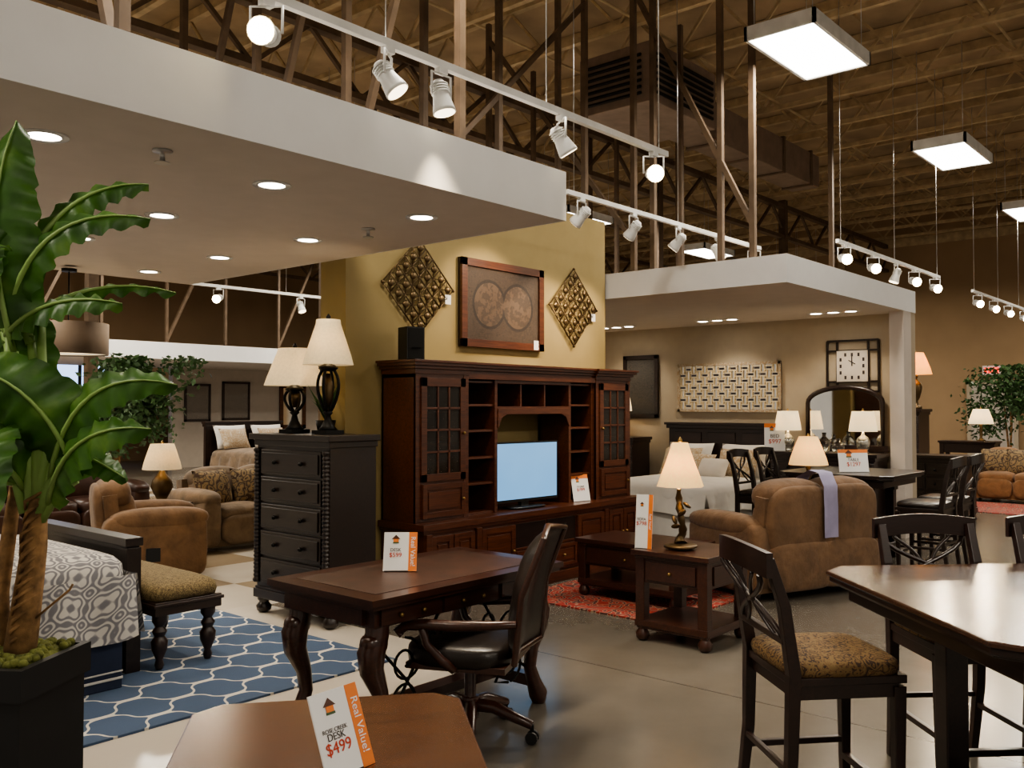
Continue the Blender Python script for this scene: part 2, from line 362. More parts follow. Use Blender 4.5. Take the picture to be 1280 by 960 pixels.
for x,y in((9.9,5.8),(11.7,6.2),(11.7,8.0),(11.7,4.6),(9.9,8.2)): post(x,y,3.0)
for y0,y1 in((4.05,5.45),(5.45,7.6),(7.6,9.8)): b.tube([(8.3,y0,3.4),(8.3,y1,6.2)],.025,POST,sq=True)
for y in(4.2,5.4,6.6,7.8): post(4.3,y,3.0); post(2.0,y,3.0)
for y0,y1 in((4.2,5.4),(5.4,6.6),(6.6,7.8)): b.tube([(4.3,y1,3.1),(4.3,y0,6.2)],.025,POST,sq=True); b.tube([(2.0,y0,3.1),(2.0,y1,6.2)],.025,POST,sq=True)
for x in(5.5,6.5,7.9): post(x,5.82,3.6)
b.tube([(5.5,5.82,3.65),(7.9,5.82,6.0)],.025,POST,sq=True)
for i in range(13): post(6.9+i*1.4,18.2,2.97)
for i in range(6): b.tube([(6.9+i*2.8,18.2,3.0),(8.3+i*2.8,18.2,6)],.03,POST,sq=True)
for i in range(6): post(12.6,7.4+i*1.8,0 if i%3==0 else 3,6.4,.05)
for x,y in((14.5,9.0),(20,9.0),(9.3,12.2),(14.5,16),(6.5,14.6)): post(x,y,0,6.4,.08)
b.done('soffit_hanger_posts')
b=B(); b.box(9.4,11.0,5.9,7.0,5.35,6.1,DUCT)
for k in range(7): b.box(9.37,9.4,6.05,6.9,5.45+k*.08,5.49+k*.08,IRON,rot=(0,.5,0))
for k in range(7): b.box(9.5,10.9,5.87,5.9,5.45+k*.08,5.49+k*.08,IRON)
b.box(11.0,15.5,6.3,6.8,5.45,6.0,DUCT)
for k in range(4): b.box(11.8+k*1.1,11.86+k*1.1,6.27,6.83,5.42,6.03,POST)
b.done('hvac_unit',bev=.01)
b=B(); b.box(26.88,26.94,6.0,6.45,2.45,2.7,CARD)
for i in range(4): b.box(26.87,26.88,6.05+i*.095,6.12+i*.095,2.5,2.65,E_EXIT)
b.done('exit_sign')
b=B(); b.box(26.91,26.94,5.7,6.75,0,2.2,GREYW); b.box(26.88,26.94,5.6,5.7,0,2.3,BEIGE); b.box(26.88,26.94,6.75,6.85,0,2.3,BEIGE); b.box(26.88,26.94,5.6,6.85,2.2,2.3,BEIGE); b.box(26.86,26.91,5.85,6.3,1.0,1.05,STEEL); b.done('door_1')
b=B()
b.box(8.9,12.0,25.9,25.95,.9,2.9,E_WIN)
for i in range(5): b.box(8.85+i*.775,8.93+i*.775,25.85,25.98,.85,2.95,IRON)
for z in(.85,2.1,2.9): b.box(8.85,12.05,25.85,25.98,z,z+.08,IRON)
b.done('window_1')
# ---------------------------------------------------------------- ceiling fluorescent fixtures
def fluo(x,y,en):
    b=B(); z=5.05
    b.box(-.67,.67,-.32,.32,0,.02,WHITEM); b.box(-.69,-.66,-.34,.34,-.05,.08,WHITEM); b.box(.66,.69,-.34,.34,-.05,.08,WHITEM)
    b.box(-.69,.69,-.34,-.31,-.05,.08,WHITEM); b.box(-.69,.69,.31,.34,-.05,.08,WHITEM)
    b.box(-.5,.5,-.2,.2,.02,.10,WHITEM); b.box(-.655,.655,-.305,.305,-.035,-.02,E_PANEL)
    for sx in(-.6,.6):
        for sy in(-.28,.28): b.tube([(sx,sy,.02),(sx,sy,1.3)],.004,STEEL,5)
    o=b.done('fluorescent_ceiling_fixture',(x,y,z))
    if en: light('AREA','panel_light',(0,0,-.06),en,(1,.91,.77),o,shape='RECTANGLE',size=1.28,size_y=.6)
for x in(-1.2,3.6,8.4,13.2,18,22.8):
    for y in(3.5,9.9,16.3,-2.9):
        if y<0 and x>14: continue
        fluo(x,y,125 if y<12 else 180)
# ---------------------------------------------------------------- track lights
def track(name,x0,x1,y,z,heads):
    b=B(); b.box(x0,x1,y-.018,y+.018,z-.02,z+.02,WHITEM)
    n=max(2,int((x1-x0)/1.3)+1)
    for i in range(n):
        xx=x0+.1+(x1-x0-.2)*i/(n-1); b.tube([(xx,y,z),(xx,y,6.3)],.004,STEEL,5)
    L=[]
    for hx,d,en,br in heads:
        d=Vector(d).normalized(); c=Vector((hx,y,z-.17))
        b.box(hx-.03,hx+.03,y-.02,y+.02,z-.05,z-.02,WHITEM)
        s=d.cross(Vector((0,0,1))).normalized() if abs(d.z)<.95 else Vector((1,0,0))
        b.tube([Vector((hx,y,z-.05)),Vector((hx,y,z-.05))+s*.07,c+s*.07],.007,WHITEM,6); b.tube([Vector((hx,y,z-.05)),Vector((hx,y,z-.05))-s*.07,c-s*.07],.007,WHITEM,6)
        b.tube([c-d*.09,c-d*.07,c-d*.0,c+d*.07,c+d*.09],[.025,.04,.045,.06,.062],WHITEM,16)
        for k in range(4): b.tube([c-d*(.065-k*.014),c-d*(.060-k*.014)],[.05,.05],WHITEM,16)
        b.tube([c+d*.0905,c+d*.0925],.056,E_LAMP if br else E_DIM,16)
        if en: L.append((c+d*.12,d,en))
    o=b.done(name)
    for c,d,en in L: light('SPOT','track_bulb',c,en,WARM,o,spot_size=R(75),spot_blend=.5,shadow_soft_size=.05,dir=d)
CAMD=(-.75,-.65,-.25)
track('track_light_rail',.3,5.57,3.38,3.4,[(2.25,CAMD,90,1),(2.95,(.35,-.5,-.9),90,0),(3.32,(.1,-.2,-1),70,0),(4.35,(.5,-.3,-.9),70,0),(5.4,CAMD,60,1)])
track('track_light_rail',5.99,9.6,4.6,3.4,[(6.2,(-.1,.9,-.75),80,0),(7.0,(0,.8,-.9),90,0),(7.8,(-.2,.8,-.9),80,0),(8.6,(.3,-.5,-1),70,0),(9.45,CAMD,50,1)])
track('track_light_rail',9.7,13.4,3.75,3.4,[(9.9,CAMD,60,1),(10.8,CAMD,0,1),(11.6,(-.2,.3,-1),50,0),(12.3,CAMD,0,1),(13.2,CAMD,50,1)])
track('track_light_rail',15.3,23,3.8,3.4,[(15.6,CAMD,60,1),(16.6,CAMD,0,1),(17.6,CAMD,0,1),(18.8,CAMD,60,1),(20,CAMD,0,1),(21.5,CAMD,0,1)])
track('track_light_rail',5.2,9.5,11.5,3.3,[(6.9,CAMD,90,1),(8.3,(0,-.5,-1),0,0)])
# ---------------------------------------------------------------- generic bits
def pdoor(b,x0,x1,z0,z1,y,m,knob=None,fr=.05):
    b.box(x0,x1,y-.018,y,z0,z1,m)
    b.box(x0,x0+fr,y-.03,y-.018,z0,z1,m); b.box(x1-fr,x1,y-.03,y-.018,z0,z1,m); b.box(x0+fr,x1-fr,y-.03,y-.018,z0,z0+fr,m); b.box(x0+fr,x1-fr,y-.03,y-.018,z1-fr,z1,m)
    b.box(x0+fr+.02,x1-fr-.02,y-.026,y-.018,z0+fr+.02,z1-fr-.02,m)
    if knob is not None: b.cush((knob,y-.045,(z0+z1)/2),(.028,.03,.028),BRASS,1,nu=10,nv=6)
def lamp(name,loc,h,rb,rt,sh,prof,bm,sm,power=6,seg=28):
    b=B(); body=h-sh*.95
    b.lathe([(r,z*body) for r,z in prof],(0,0,0),bm,20)
    b.tube([(0,0,body*.98),(0,0,h-.02)],.006,BRASS,6)
    b.lathe([(rb,h-sh),(rb*.82+rt*.18,h-sh+sh*.25),(rb*.4+rt*.6,h-sh+sh*.65),(rt,h),(rt-.006,h-.001),(rb-.008,h-sh+.002),(rb,h-sh)],(0,0,0),sm,seg,False)
    b.lathe([(.012,h),(.018,h+.015),(.004,h+.035)],(0,0,0),BRASS,8)
    o=b.done(name,(loc[0],loc[1],loc[2]+.001))
    if power: light('POINT','lamp_bulb',(0,0,h-sh*.5),power,(1,.74,.44),o,shadow_soft_size=.04)
    return o
URN=[(.09,0),(.09,.06),(.05,.09),(.035,.16),(.03,.22),(.06,.32),(.085,.5),(.095,.62),(.075,.72),(.03,.8),(.02,.86),(.035,.9),(.012,1)]
VASE=[(.07,0),(.075,.05),(.05,.1),(.08,.25),(.115,.45),(.10,.65),(.05,.8),(.03,.9),(.012,1)]
STICK=[(.08,0),(.08,.05),(.04,.1),(.02,.2),(.03,.35),(.018,.45),(.035,.6),(.018,.75),(.03,.88),(.012,1)]
def text(body,size,loc,rot,m,parent,al='CENTER'):
    c=bpy.data.curves.new('sign_text','FONT'); c.body=body; c.size=size; c.align_x=al; c.align_y='CENTER'; c.materials.append(m); c.extrude=.0003
    o=bpy.data.objects.new('sign_text',c); bpy.context.collection.objects.link(o); o.location=loc; o.rotation_euler=rot; o.parent=parent; return o
def sign(loc,w,h,rz,lines=(('DESK',.16),('$499',.3)),tilt=.25,band='right'):
    b=B(); b.M=Matrix.Rotation(-tilt,4,'X')
    b.box(-w/2,w/2,0,.004,0.0,h,CARD)
    if band=='right': b.box(w*.25,w/2,-.001,0,0,h,ORANGE)
    else: b.box(-w/2,w/2,-.001,0,h*.85,h,ORANGE)
    b.M=Matrix.Rotation(-tilt,4,'X')@Matrix.Translation((-w*.14,-.0012,h*.82))@Matrix.Rotation(math.pi/2,4,'X')
    k=w*.13; b.prism([(-k,0),(k,0),(0,k)],0,.001,W_RED); b.prism([(-k*.6,-k*.7),(k*.6,-k*.7),(k*.6,0),(-k*.6,0)],0,.001,ORANGE); b.prism([(-k*.7,-k*1.0),(k*.7,-k*1.0),(k*.7,-k*.7),(-k*.7,-k*.7)],0,.001,FICUS)
    b.M=Matrix.Identity(4); b.box(-w/2+.005,w/2-.005,0,.06,0,.003,BLACKP)
    o=b.done('price_sign',(loc[0],loc[1],loc[2]+.001),rz)
    z=h*.54; q=Matrix.Rotation(-tilt,4,'X')
    for t,s in lines:
        s=s*h; p=q@Vector((-w*.14 if band=='right' else 0,-.002,z)); text(t,s,p,(math.pi/2-tilt,0,0),INK if '$' not in t else INKR,o); z-=s*1.1
    if band=='right':
        p=q@Vector((w*.375,-.002,h*.5)); e=(q@Matrix.Rotation(math.pi/2,4,'X')@Matrix.Rotation(-math.pi/2,4,'Z')).to_euler(); text('Real Value!',w*.2,p,e,CARD,o)
    return o
# ---------------------------------------------------------------- entertainment center
def entertainment():
    b=B(); W=3.02; m=W_RED
    b.box(-.03,W+.03,-.03,.5,0,.10,m); b.box(0,W,0,.5,.10,.63,m); b.box(-.04,W+.04,-.04,.5,.63,.68,m); b.box(-.02,W+.02,-.02,.5,.60,.63,m)
    pdoor(b,.06,.30,.14,.58,0,m,.27); pdoor(b,.31,.55,.14,.58,0,m,.34); pdoor(b,2.47,2.71,.14,.58,0,m,2.68); pdoor(b,2.72,2.96,.14,.58,0,m,2.75)
    for k in range(4):
        x0=.64+k*.44
        if k in(0,3): pdoor(b,x0,x0+.42,.14,.58,0,m,x0+.38 if k==0 else x0+.04)
        else:
            pdoor(b,x0,x0+.42,.14,.34,0,m,x0+.21,.03); b.box(x0,x0+.42,-.006,0,.37,.58,W_BLACK); b.box(x0,x0+.42,-.015,0,.355,.37,m)
    for x in(.0,.57,2.39,2.96): b.box(x,x+.06,-.035,0,.10,.60,m)
    y=.10
    for x0 in(0,2.42):
        x1=x0+.6
        b.box(x0,x0+.03,y,.5,.68,1.86,m); b.box(x1-.03,x1,y,.5,.68,1.86,m); b.box(x0,x1,.48,.5,.68,1.86,m)
        for z in(.68,1.0,1.28,1.55,1.83): b.box(x0+.03,x1-.03,y+.03,.48,z,z+.022,m)
        b.box(x0,x1,y,y+.02,.68,1.0,m); pdoor(b,x0+.06,x1-.06,.71,.98,y,m,x1-.1,.045)
        a,c=x0+.05,x1-.05
        b.box(x0,x0+.06,y-.005,y+.02,.68,1.86,m); b.box(x1-.06,x1,y-.005,y+.02,.68,1.86,m)
        b.box(a,a+.06,y-.02,y,1.0,1.83,m); b.box(c-.06,c,y-.02,y,1.0,1.83,m); b.box(a,c,y-.02,y,1.0,1.06,m); b.box(a,c,y-.02,y,1.76,1.83,m)
        b.box(a+.06,c-.06,y-.008,y-.004,1.06,1.76,GLASS)
        for k in(1,2): b.box(a+.06+(c-a-.12)*k/3-.009,a+.06+(c-a-.12)*k/3+.009,y-.016,y,1.06,1.76,m)
        for k in(1,2,3): b.box(a+.06,c-.06,y-.016,y,1.06+.70*k/4-.009,1.06+.70*k/4+.009,m)
        b.cush((c-.03 if x0==0 else a+.03,y-.035,1.38),(.028,.03,.028),BRASS,1,nu=10,nv=6)
    for x0,x1 in((.6,1.0),(2.02,2.42)):
        b.box(x0,x0+.035,y+.03,.5,.68,1.83,m); b.box(x1-.035,x1,y+.03,.5,.68,1.83,m); b.box(x0,x1,.48,.5,.68,1.83,m)
        for z in(.68,.93,1.15,1.38,1.6,1.80): b.box(x0+.035,x1-.035,y+.05,.48,z,z+.02,m)
    b.box(1.0,2.02,y+.03,.5,1.80,1.84,m); b.box(1.0,2.02,y+.03,.5,1.57,1.60,m); b.box(1.0,2.02,.48,.5,1.57,1.84,W_DARK)
    for x in(1.33,1.67): b.box(x,x+.02,y+.05,.48,1.6,1.8,m)
    b.box(1.0,2.02,y+.02,y+.04,1.53,1.58,m)
    for s,xx in((1,1.0),(-1,2.02)):
        b.M=Matrix.Translation((xx,y+.04,1.53))@Matrix.Rotation(math.pi/2,4,'X'); b.prism([(0,0),(s*.12,0),(s*.05,-.03),(s*.02,-.09),(0,-.12)],0,.02,m); b.M=Matrix.Identity(4)
    b.box(1.0,2.02,.485,.5,.68,.95,m)
    b.box(0,W,y,.5,1.83,1.88,m)
    for o,z0,z1 in((.01,1.86,1.90),(.03,1.90,1.925),(.055,1.925,1.95),(.07,1.95,1.97)):
        b.box(-o,.6+o*.5,y-o,.5,z0,z1,m); b.box(2.42-o*.5,W+o,y-o,.5,z0,z1,m); b.box(.6,2.42,y+.03-o,.5,z0,z1,m)
    return b.done('entertainment_center',(4.87,5.14,0),0,.004)
entertainment()
b=B(); b.box(-.44,.44,-.02,.02,0.06,.60,BLACKP); b.box(-.425,.425,-.022,-.02,.085,.585,TVS); b.box(-.05,.05,-.01,.03,.01,.08,BLACKP); b.cush((0,0,.012),(.46,.22,.024),BLACKP,.6); b.done('television',(6.30,5.33,.681),R(-3),.004)
sign((7.08,5.25,.68),.22,.26,R(-10),(('TV UNIT',.1),('$1999',.16)),.2,'top')
b=B(); b.box(-.08,.08,-.08,.08,0,.27,BLACKP); b.box(-.07,.07,-.085,-.08,.01,.26,IRON); b.lathe([(.0,0),(.045,0.0)],(0,-.086,.1),IRON,12,False); b.done('bookshelf_speaker',(4.99,5.42,1.971),R(-15),.006)
b=B(); w,h=.58,.40
b.box(-w,w,-.03,0,-h,h,W_DARK)
for a in((-w-.0,w,h-.07,h),(-w,w,-h,-h+.07)): b.box(a[0],a[1],-.055,-.03,a[2],a[3],W_RED)
for a in((-w,-w+.07),(w-.07,w)): b.box(a[0],a[1],-.055,-.03,-h,h,W_RED)
b.box(-w+.07,w-.07,-.036,-.03,-h+.07,h-.07,ART)
b.box(w-.16,w-.09,-.057,-.055,-h+.01,-h+.10,CARD)
b.done('framed_map_art',(6.35,5.658,2.54),0,.006)
def diamond(x,z,r):
    b=B(); s=r*.7071*2
    b.M=Matrix.Translation((0,-.03,0))@Matrix.Rotation(math.pi/4,4,'Y')
    for k in range(6):
        t=-s/2+s*k/5; b.tube([(-s/2,0,t),(s/2,0,t)],.007,BRONZE,6); b.tube([(t,0.004,-s/2),(t,0.004,s/2)],.007,BRONZE,6)
    for i in range(5):
        for j in range(5):
            cx,cz=-s/2+s*(i+.5)/5,-s/2+s*(j+.5)/5
            b.cush((cx,-.012,cz),(s/5*.56,.035,s/5*.56),BRONZE,1,nu=12,nv=8)
            b.tube([(cx-s/10,-.004,cz-s/10),(cx+s/10,-.004,cz+s/10)],.004,BRONZE,5); b.tube([(cx-s/10,-.004,cz+s/10),(cx+s/10,-.004,cz-s/10)],.004,BRONZE,5)
    b.M=Matrix.Identity(4); b.box(-.012,.012,-.03,0,-.012,.012,BRONZE)
    for sx,sz in((r,0),(-r,0),(0,r),(0,-r)): b.cush((sx,-.03,sz),(.03,.03,.03),BRONZE,1,nu=8,nv=6)
    b.box(r*.75,r*.92,-.036,-.034,-r*.3,-r*.1,CARD)
    return b.done('metal_diamond_wall_art',(x,5.658,z))
diamond(5.27,2.62,.41); diamond(7.45,2.62,.40)
# ---------------------------------------------------------------- chest
def chest(name,loc,rz,w,d,h,m,rows=5,cols=1,feet=True,posts=True):
    b=B(); f=.12 if feet else .0
    b.box(-w/2+.02,w/2-.02,-d/2+.02,d/2,f,h-.07,m); b.box(-w/2,w/2,-d/2,d/2,f,f+.07,m); b.box(-w/2+.01,w/2-.01,-d/2+.01,d/2,f+.07,f+.09,m)
    b.box(-w/2,w/2,-d/2,d/2,h-.09,h-.045,m); b.box(-w/2-.03,w/2+.03,-d/2-.03,d/2,h-.045,h,m)
    z0,z1=f+.12,h-.11; H=(z1-z0)/(rows)
    e=.09 if posts else .04
    for r in range(rows):
        a=z0+r*H
        for c in range(cols):
            W=(w-2*e)/cols; x0=-w/2+e+W*c+.008; x1=x0+W-.016
            b.box(x0,x1,-d/2-.002,-d/2+.02,a+.01,a+H-.01,m); b.box(x0+.025,x1-.025,-d/2-.012,-d/2,a+.032,a+H-.032,m)
            for kx in((x0*.72+x1*.28),(x0*.28+x1*.72)): b.cush((kx,-d/2-.03,a+H/2),(.035,.035,.035),IRON,1,nu=10,nv=6)
    if posts:
        for sx in(-1,1):
            x=sx*(w/2-.045)
            pr=[(.028,z0),(.034,z0+.02),(.022,z0+.04)]; zz=z0+.04
            while zz<z1-.06: pr+= [(.030,zz+.015),(.022,zz+.03)]; zz+=.03
            pr+=[(.034,z1-.02),(.028,z1)]
            b.lathe(pr,(x,-d/2+.005,0),m,12)
    if feet:
        for sx in(-1,1):
            for sy in(-1,1): b.lathe([(.03,0),(.055,.02),(.06,.05),(.035,.08),(.05,.10),(.05,f)],(sx*(w/2-.06),sy*(d/2-.06),0),m,14)
    return b.done(name,loc,rz,.004)
chest('tall_dresser_chest',(4.25,5.70,0),R(-90),.95,.45,1.39,W_BLACK,5)
def urnlamp(name,loc,h,rb,rt,sh,sm):
    b=B()
    b.box(-.085,.085,-.085,.085,0,.03,IRON); b.lathe([(.075,.03),(.05,.06),(.03,.10),(.02,.14),(.04,.16),(.02,.18)],(0,0,0),IRON,16)
    H=h-sh*.9
    for k in range(4):
        a=k*math.pi/2+.5; pts=[]
        for i in range(11):
            t=i/10; r=.02+.075*math.sin(math.pi*min(1,t*1.0))**.7*(.6+.5*t); pts.append((r*math.cos(a),r*math.sin(a),.17+(H-.22)*t))
        b.tube(pts,.012,IRON,8)
    b.lathe([(.02,.2),(.035,.26),(.045,.34),(.02,H-.1)],(0,0,0),BRONZE,14)
    b.lathe([(.05,H-.08),(.075,H-.06),(.06,H-.04),(.015,H-.02),(.012,h-.02)],(0,0,0),IRON,16)
    b.lathe([(rb,h-sh),(rb*.8+rt*.2,h-sh*.78),(rt*1.05,h-sh*.1),(rt,h),(rt-.006,h),(rb-.008,h-sh+.002),(rb,h-sh)],(0,0,0),sm,32,False)
    b.lathe([(.01,h),(.02,h+.02),(.004,h+.045)],(0,0,0),IRON,8)
    o=b.done(name,loc); light('POINT','lamp_bulb',(0,0,h-sh*.5),3,(1,.76,.46),o,shadow_soft_size=.04); return o
urnlamp('table_lamp',(4.22,5.50,1.392),.86,.19,.09,.34,SH_CREAM)
urnlamp('table_lamp',(4.22,5.92,1.392),.66,.235,.13,.29,SH_CREAM)
b=B(); b.lathe([(.06,0),(.08,.1),(.075,.1),(.0,.095)],(0,0,0),IRON,14)
for k in range(60):
    a=random.random()*6.28; l=.22+random.random()*.18; r=.02+random.random()*.13
    p=Vector((0,0,.09)); tip=Vector((r*math.cos(a),r*math.sin(a),l)); q=Vector((-math.sin(a),math.cos(a),0))*.015
    mid=(p+tip)/2+Vector((0,0,.03)); b.f([b.v(p),b.v(mid+q),b.v(tip),b.v(mid-q)],FICUS)
b.done('potted_grass_plant',(4.36,5.71,1.392))
# ---------------------------------------------------------------- writing desk
def desk():
    b=B(); m=W_DESK; L,D,H=1.34,.79,.76
    b.box(-L/2,L/2,-D/2,D/2,H-.03,H,m); b.box(-L/2+.015,L/2-.015,-D/2+.015,D/2-.015,H-.05,H-.03,m)
    b.box(-L/2+.1,L/2-.1,-D/2+.1,D/2-.1,H,H+.002,L_BROWN)
    b.box(-L/2+.06,L/2-.06,-D/2+.06,D/2-.06,H-.14,H-.05,m)
    for x0,x1 in((-.58,-.22),(-.19,.19),(.22,.58)):
        b.box(x0,x1,-D/2+.045,-D/2+.06,H-.13,H-.06,m)
        for k in((x0+x1)/2-.07,(x0+x1)/2+.07): b.cush((k,-D/2+.035,H-.095),(.022,.022,.022),BRASS,1,nu=8,nv=6)
    b.box(-L/2+.04,-L/2+.06,-D/2+.12,D/2-.12,H-.13,H-.06,m)
    for sx in(-1,1):
        for sy in(-1,1):
            x,y=sx*(L/2-.12),sy*(D/2-.11)
            pts=[(x,y,H-.10),(x,y,H-.18),(x+.035*sx,y,H-.26),(x+.03*sx,y,H-.34),(x-.02*sx,y,H-.45),(x-.035*sx,y,H-.55),(x,y,.12),(x+.035*sx,y,.05),(x+.045*sx,y,0)]
            b.tube(pts,[.055,.055,.065,.055,.038,.034,.040,.052,.035],m,12)
            b.cush((x+.02*sx,y,H-.22),(.13,.11,.10),m,.8,nu=14,nv=8)
        b.box(sx*(L/2-.12)-.03,sx*(L/2-.12)+.03,-D/2+.11,D/2-.11,.10,.16,m)
    b.box(-L/2+.12,L/2-.12,-.05,.05,.105,.155,m)
    def scroll(cx,cy,cz,r,turns,a0,dirn):
        pts=[]
        for i in range(28):
            t=i/27; rr=r*(1-.8*t); a=a0+dirn*turns*2*math.pi*t; pts.append((cx+rr*math.cos(a),cy,cz+rr*math.sin(a)))
        b.tube(pts,.007,IRON,6)
    yy=-D/2+.12
    for sx in(-1,1):
        xx=sx*(L/2-.3); scroll(xx,yy,.42,.11,1.5,math.pi/2,sx); scroll(xx,yy,.25,.09,1.5,-math.pi/2,sx); scroll(xx-sx*.18,yy,.50,.07,1.4,math.pi,sx)
        b.tube([(sx*(L/2-.13),yy,.18),(xx+sx*.02,yy,.28),(xx-sx*.1,yy,.45),(xx-sx*.22,yy,H-.14)],.008,IRON,6)
        b.tube([(sx*(L/2-.13),yy,.52),(xx,yy,.34),(xx-sx*.12,yy,.18),(xx-sx*.02,yy,.16)],.008,IRON,6)
    return b.done('writing_desk',(3.23,3.415,0),0,.004)
desk()
sign((3.10,3.45,.764),.17,.20,R(-48),(('DESK',.12),('$599',.16)),.35)
# ---------------------------------------------------------------- office chair
def office_chair(loc,rz):
    b=B(); m=W_DESK
    for k in range(5):
        a=2*math.pi*k/5+.3; d=Vector((math.cos(a),math.sin(a),0))
        b.tube([Vector((0,0,.16)),d*.12+Vector((0,0,.155)),d*.24+Vector((0,0,.11)),d*.31+Vector((0,0,.085))],[.035,.032,.026,.022],m,8)
        s=Vector((-d.y,d.x,0)); c=d*.31+Vector((0,0,.03))
        b.tube([c+s*.008,c+s*.026],.03,BLACKP,14); b.tube([c-s*.026,c-s*.008],.03,BLACKP,14); b.tube([c,c+Vector((0,0,.06))],.01,IRON,6)
    b.tube([(0,0,.10),(0,0,.2),(0,0,.2),(0,0,.40)],[.045,.045,.028,.028],m,14)
    b.box(-.15,.15,-.15,.15,.36,.39,IRON)
    b.cush((0,-.01,.44),(.52,.52,.13),L_BLACK,.5); b.box(-.24,.24,-.24,.24,.38,.41,m)
    Wd=.52
    for side in(0,1):
        def fn(u,v,side=side):
            x=(u-.5)*Wd*(1-.10*v); z=.44+.58*v; y=.24+.04*v+.10*v*v*v-.05*math.cos((u-.5)*math.pi)
            th=(.045 if side else -.045)*(1-abs(2*u-1)**4)*(1-abs(2*v-1)**6)
            return (x,y+.05+th,z)
        b.grid(fn,14,16,L_BLACK)
    b.tube([((-.5)*Wd,.29,.44),(-.48*Wd,.32,.74),(-.455*Wd,.42,1.0),(0,.385,1.03),(.455*Wd,.42,1.0),(.48*Wd,.32,.74),(.5*Wd,.29,.44),(0,.24,.43),(-.5*Wd,.29,.44)],.016,m,8)
    for sx in(-1,1):
        x=sx*.285
        b.tube([(x*.92,.30,.62),(x,.18,.612),(x,.0,.60),(x,-.12,.60),(x,-.22,.59),(x,-.26,.56),(x,-.24,.54)],[.018,.022,.026,.026,.026,.024,.015],m,10)
        b.tube([(x,-.14,.58),(x,-.12,.51),(x*.98,-.05,.44),(x*.85,.0,.39)],[.022,.02,.022,.022],m,8)
    return b.done('leather_office_chair',loc,rz,.002)
office_chair((3.20,3.05,0),face(-.44,.90))
# ---------------------------------------------------------------- foreground desk
b=B(); w,l=.74,1.25; c=.07
poly=[(-w/2+c,-l/2),(w/2-c,-l/2),(w/2,-l/2+c),(w/2,l/2-c),(w/2-c,l/2),(-w/2+c,l/2),(-w/2,l/2-c),(-w/2,-l/2+c)]
b.prism(poly,.725,.76,W_CHER2); b.prism([(x*.97,y*.98) for x,y in poly],.70,.725,W_RED); b.box(-w/2+.05,w/2-.05,-l/2+.06,l/2-.06,.56,.70,W_RED)
for sx in(-1,1):
    for sy in(-1,1): b.lathe([(.025,0),(.035,.06),(.02,.1),(.028,.3),(.04,.5),(.03,.53),(.045,.56),(.045,.6)],(sx*(w/2-.09),sy*(l/2-.1),0),W_RED,14)
b.done('wooden_side_desk',(1.62-.615*.60,2.10-.78*.60,0),-math.atan2(.62,.78),.006)
sign((1.34,1.65,.76),.145,.19,R(4),(('ROSE CREEK',.07),('DESK',.12),('$499',.20)),.38)
# ---------------------------------------------------------------- dining set (counter)
def cchair(name,loc,rz,m,seatm,sh=.63,bh=1.07,w=.46):
    b=B(); t=.02
    for sx in(-1,1):
        b.tube([(sx*w*.44,-w*.43,0),(sx*w*.45,-w*.43,sh-.05)],[t*.8,t*1.15],m,sq=True)
        b.tube([(sx*w*.42,w*.55,0),(sx*w*.44,w*.46,sh*.5),(sx*w*.45,w*.44,sh),(sx*w*.46,w*.52,sh+.25),(sx*w*.46,w*.64,bh-.02)],[t*.8,t,t*1.15,t,t*.85],m,sq=True)
        b.tube([(sx*w*.44,-w*.42,sh*.38),(sx*w*.43,w*.48,sh*.38)],.012,m,sq=True)
        b.box(sx*w*.45-.012,sx*w*.45+.012,-w*.42,w*.42,sh-.09,sh-.03,m)
    b.box(-w*.44,w*.44,-w*.45,-w*.41,sh-.09,sh-.03,m); b.box(-w*.44,w*.44,w*.40,w*.44,sh-.09,sh-.03,m)
    b.tube([(-w*.44,-w*.42,sh*.28),(w*.44,-w*.42,sh*.28)],.014,m,sq=True); b.tube([(-w*.43,w*.48,sh*.45),(w*.43,w*.48,sh*.45)],.011,m,sq=True)
    b.box(-w*.49,w*.49,-w*.49,w*.47,sh-.04,sh-.01,m)
    b.cush((0,-.005,sh+.012),(w*1.0,w*.98,.09),seatm,.35,e2=.6)
    def rail(u,v,o):
        x=(u-.5)*w*1.06; return (x,w*.66+.035*math.cos((u-.5)*math.pi)+o,bh-.085+.09*v+.018*math.cos((u-.5)*math.pi))
    for o in(-.012,.012): b.grid(lambda u,v,o=o:rail(u,v,o),10,2,m)
    for vv in(0,1): b.grid(lambda u,v,vv=vv:rail(u,vv,-.012+.024*v),10,1,m)
    for uu in(0,1): b.grid(lambda u,v,uu=uu:rail(uu,u,-.012+.024*v),1,1,m)
    b.tube([(-w*.45,w*.5,sh+.12),(w*.45,w*.5,sh+.12)],.013,m,sq=True)
    z0,z1=sh+.12,bh-.08
    for s in(-1,1):
        p=[]; q=[]
        for i in range(9):
            tt=i/8; z=z0+(z1-z0)*tt; y=w*.5+(w*.66+.02-w*.5)*tt
            p.append((s*w*.42*math.cos(math.pi*tt),y,z)); q.append((s*(w*.30-w*.24*math.sin(math.pi*tt)),y+.004,z))
        b.tube(p,.012,m,6); b.tube(q,.009,m,6)
    return b.done(name,loc,rz,.003)
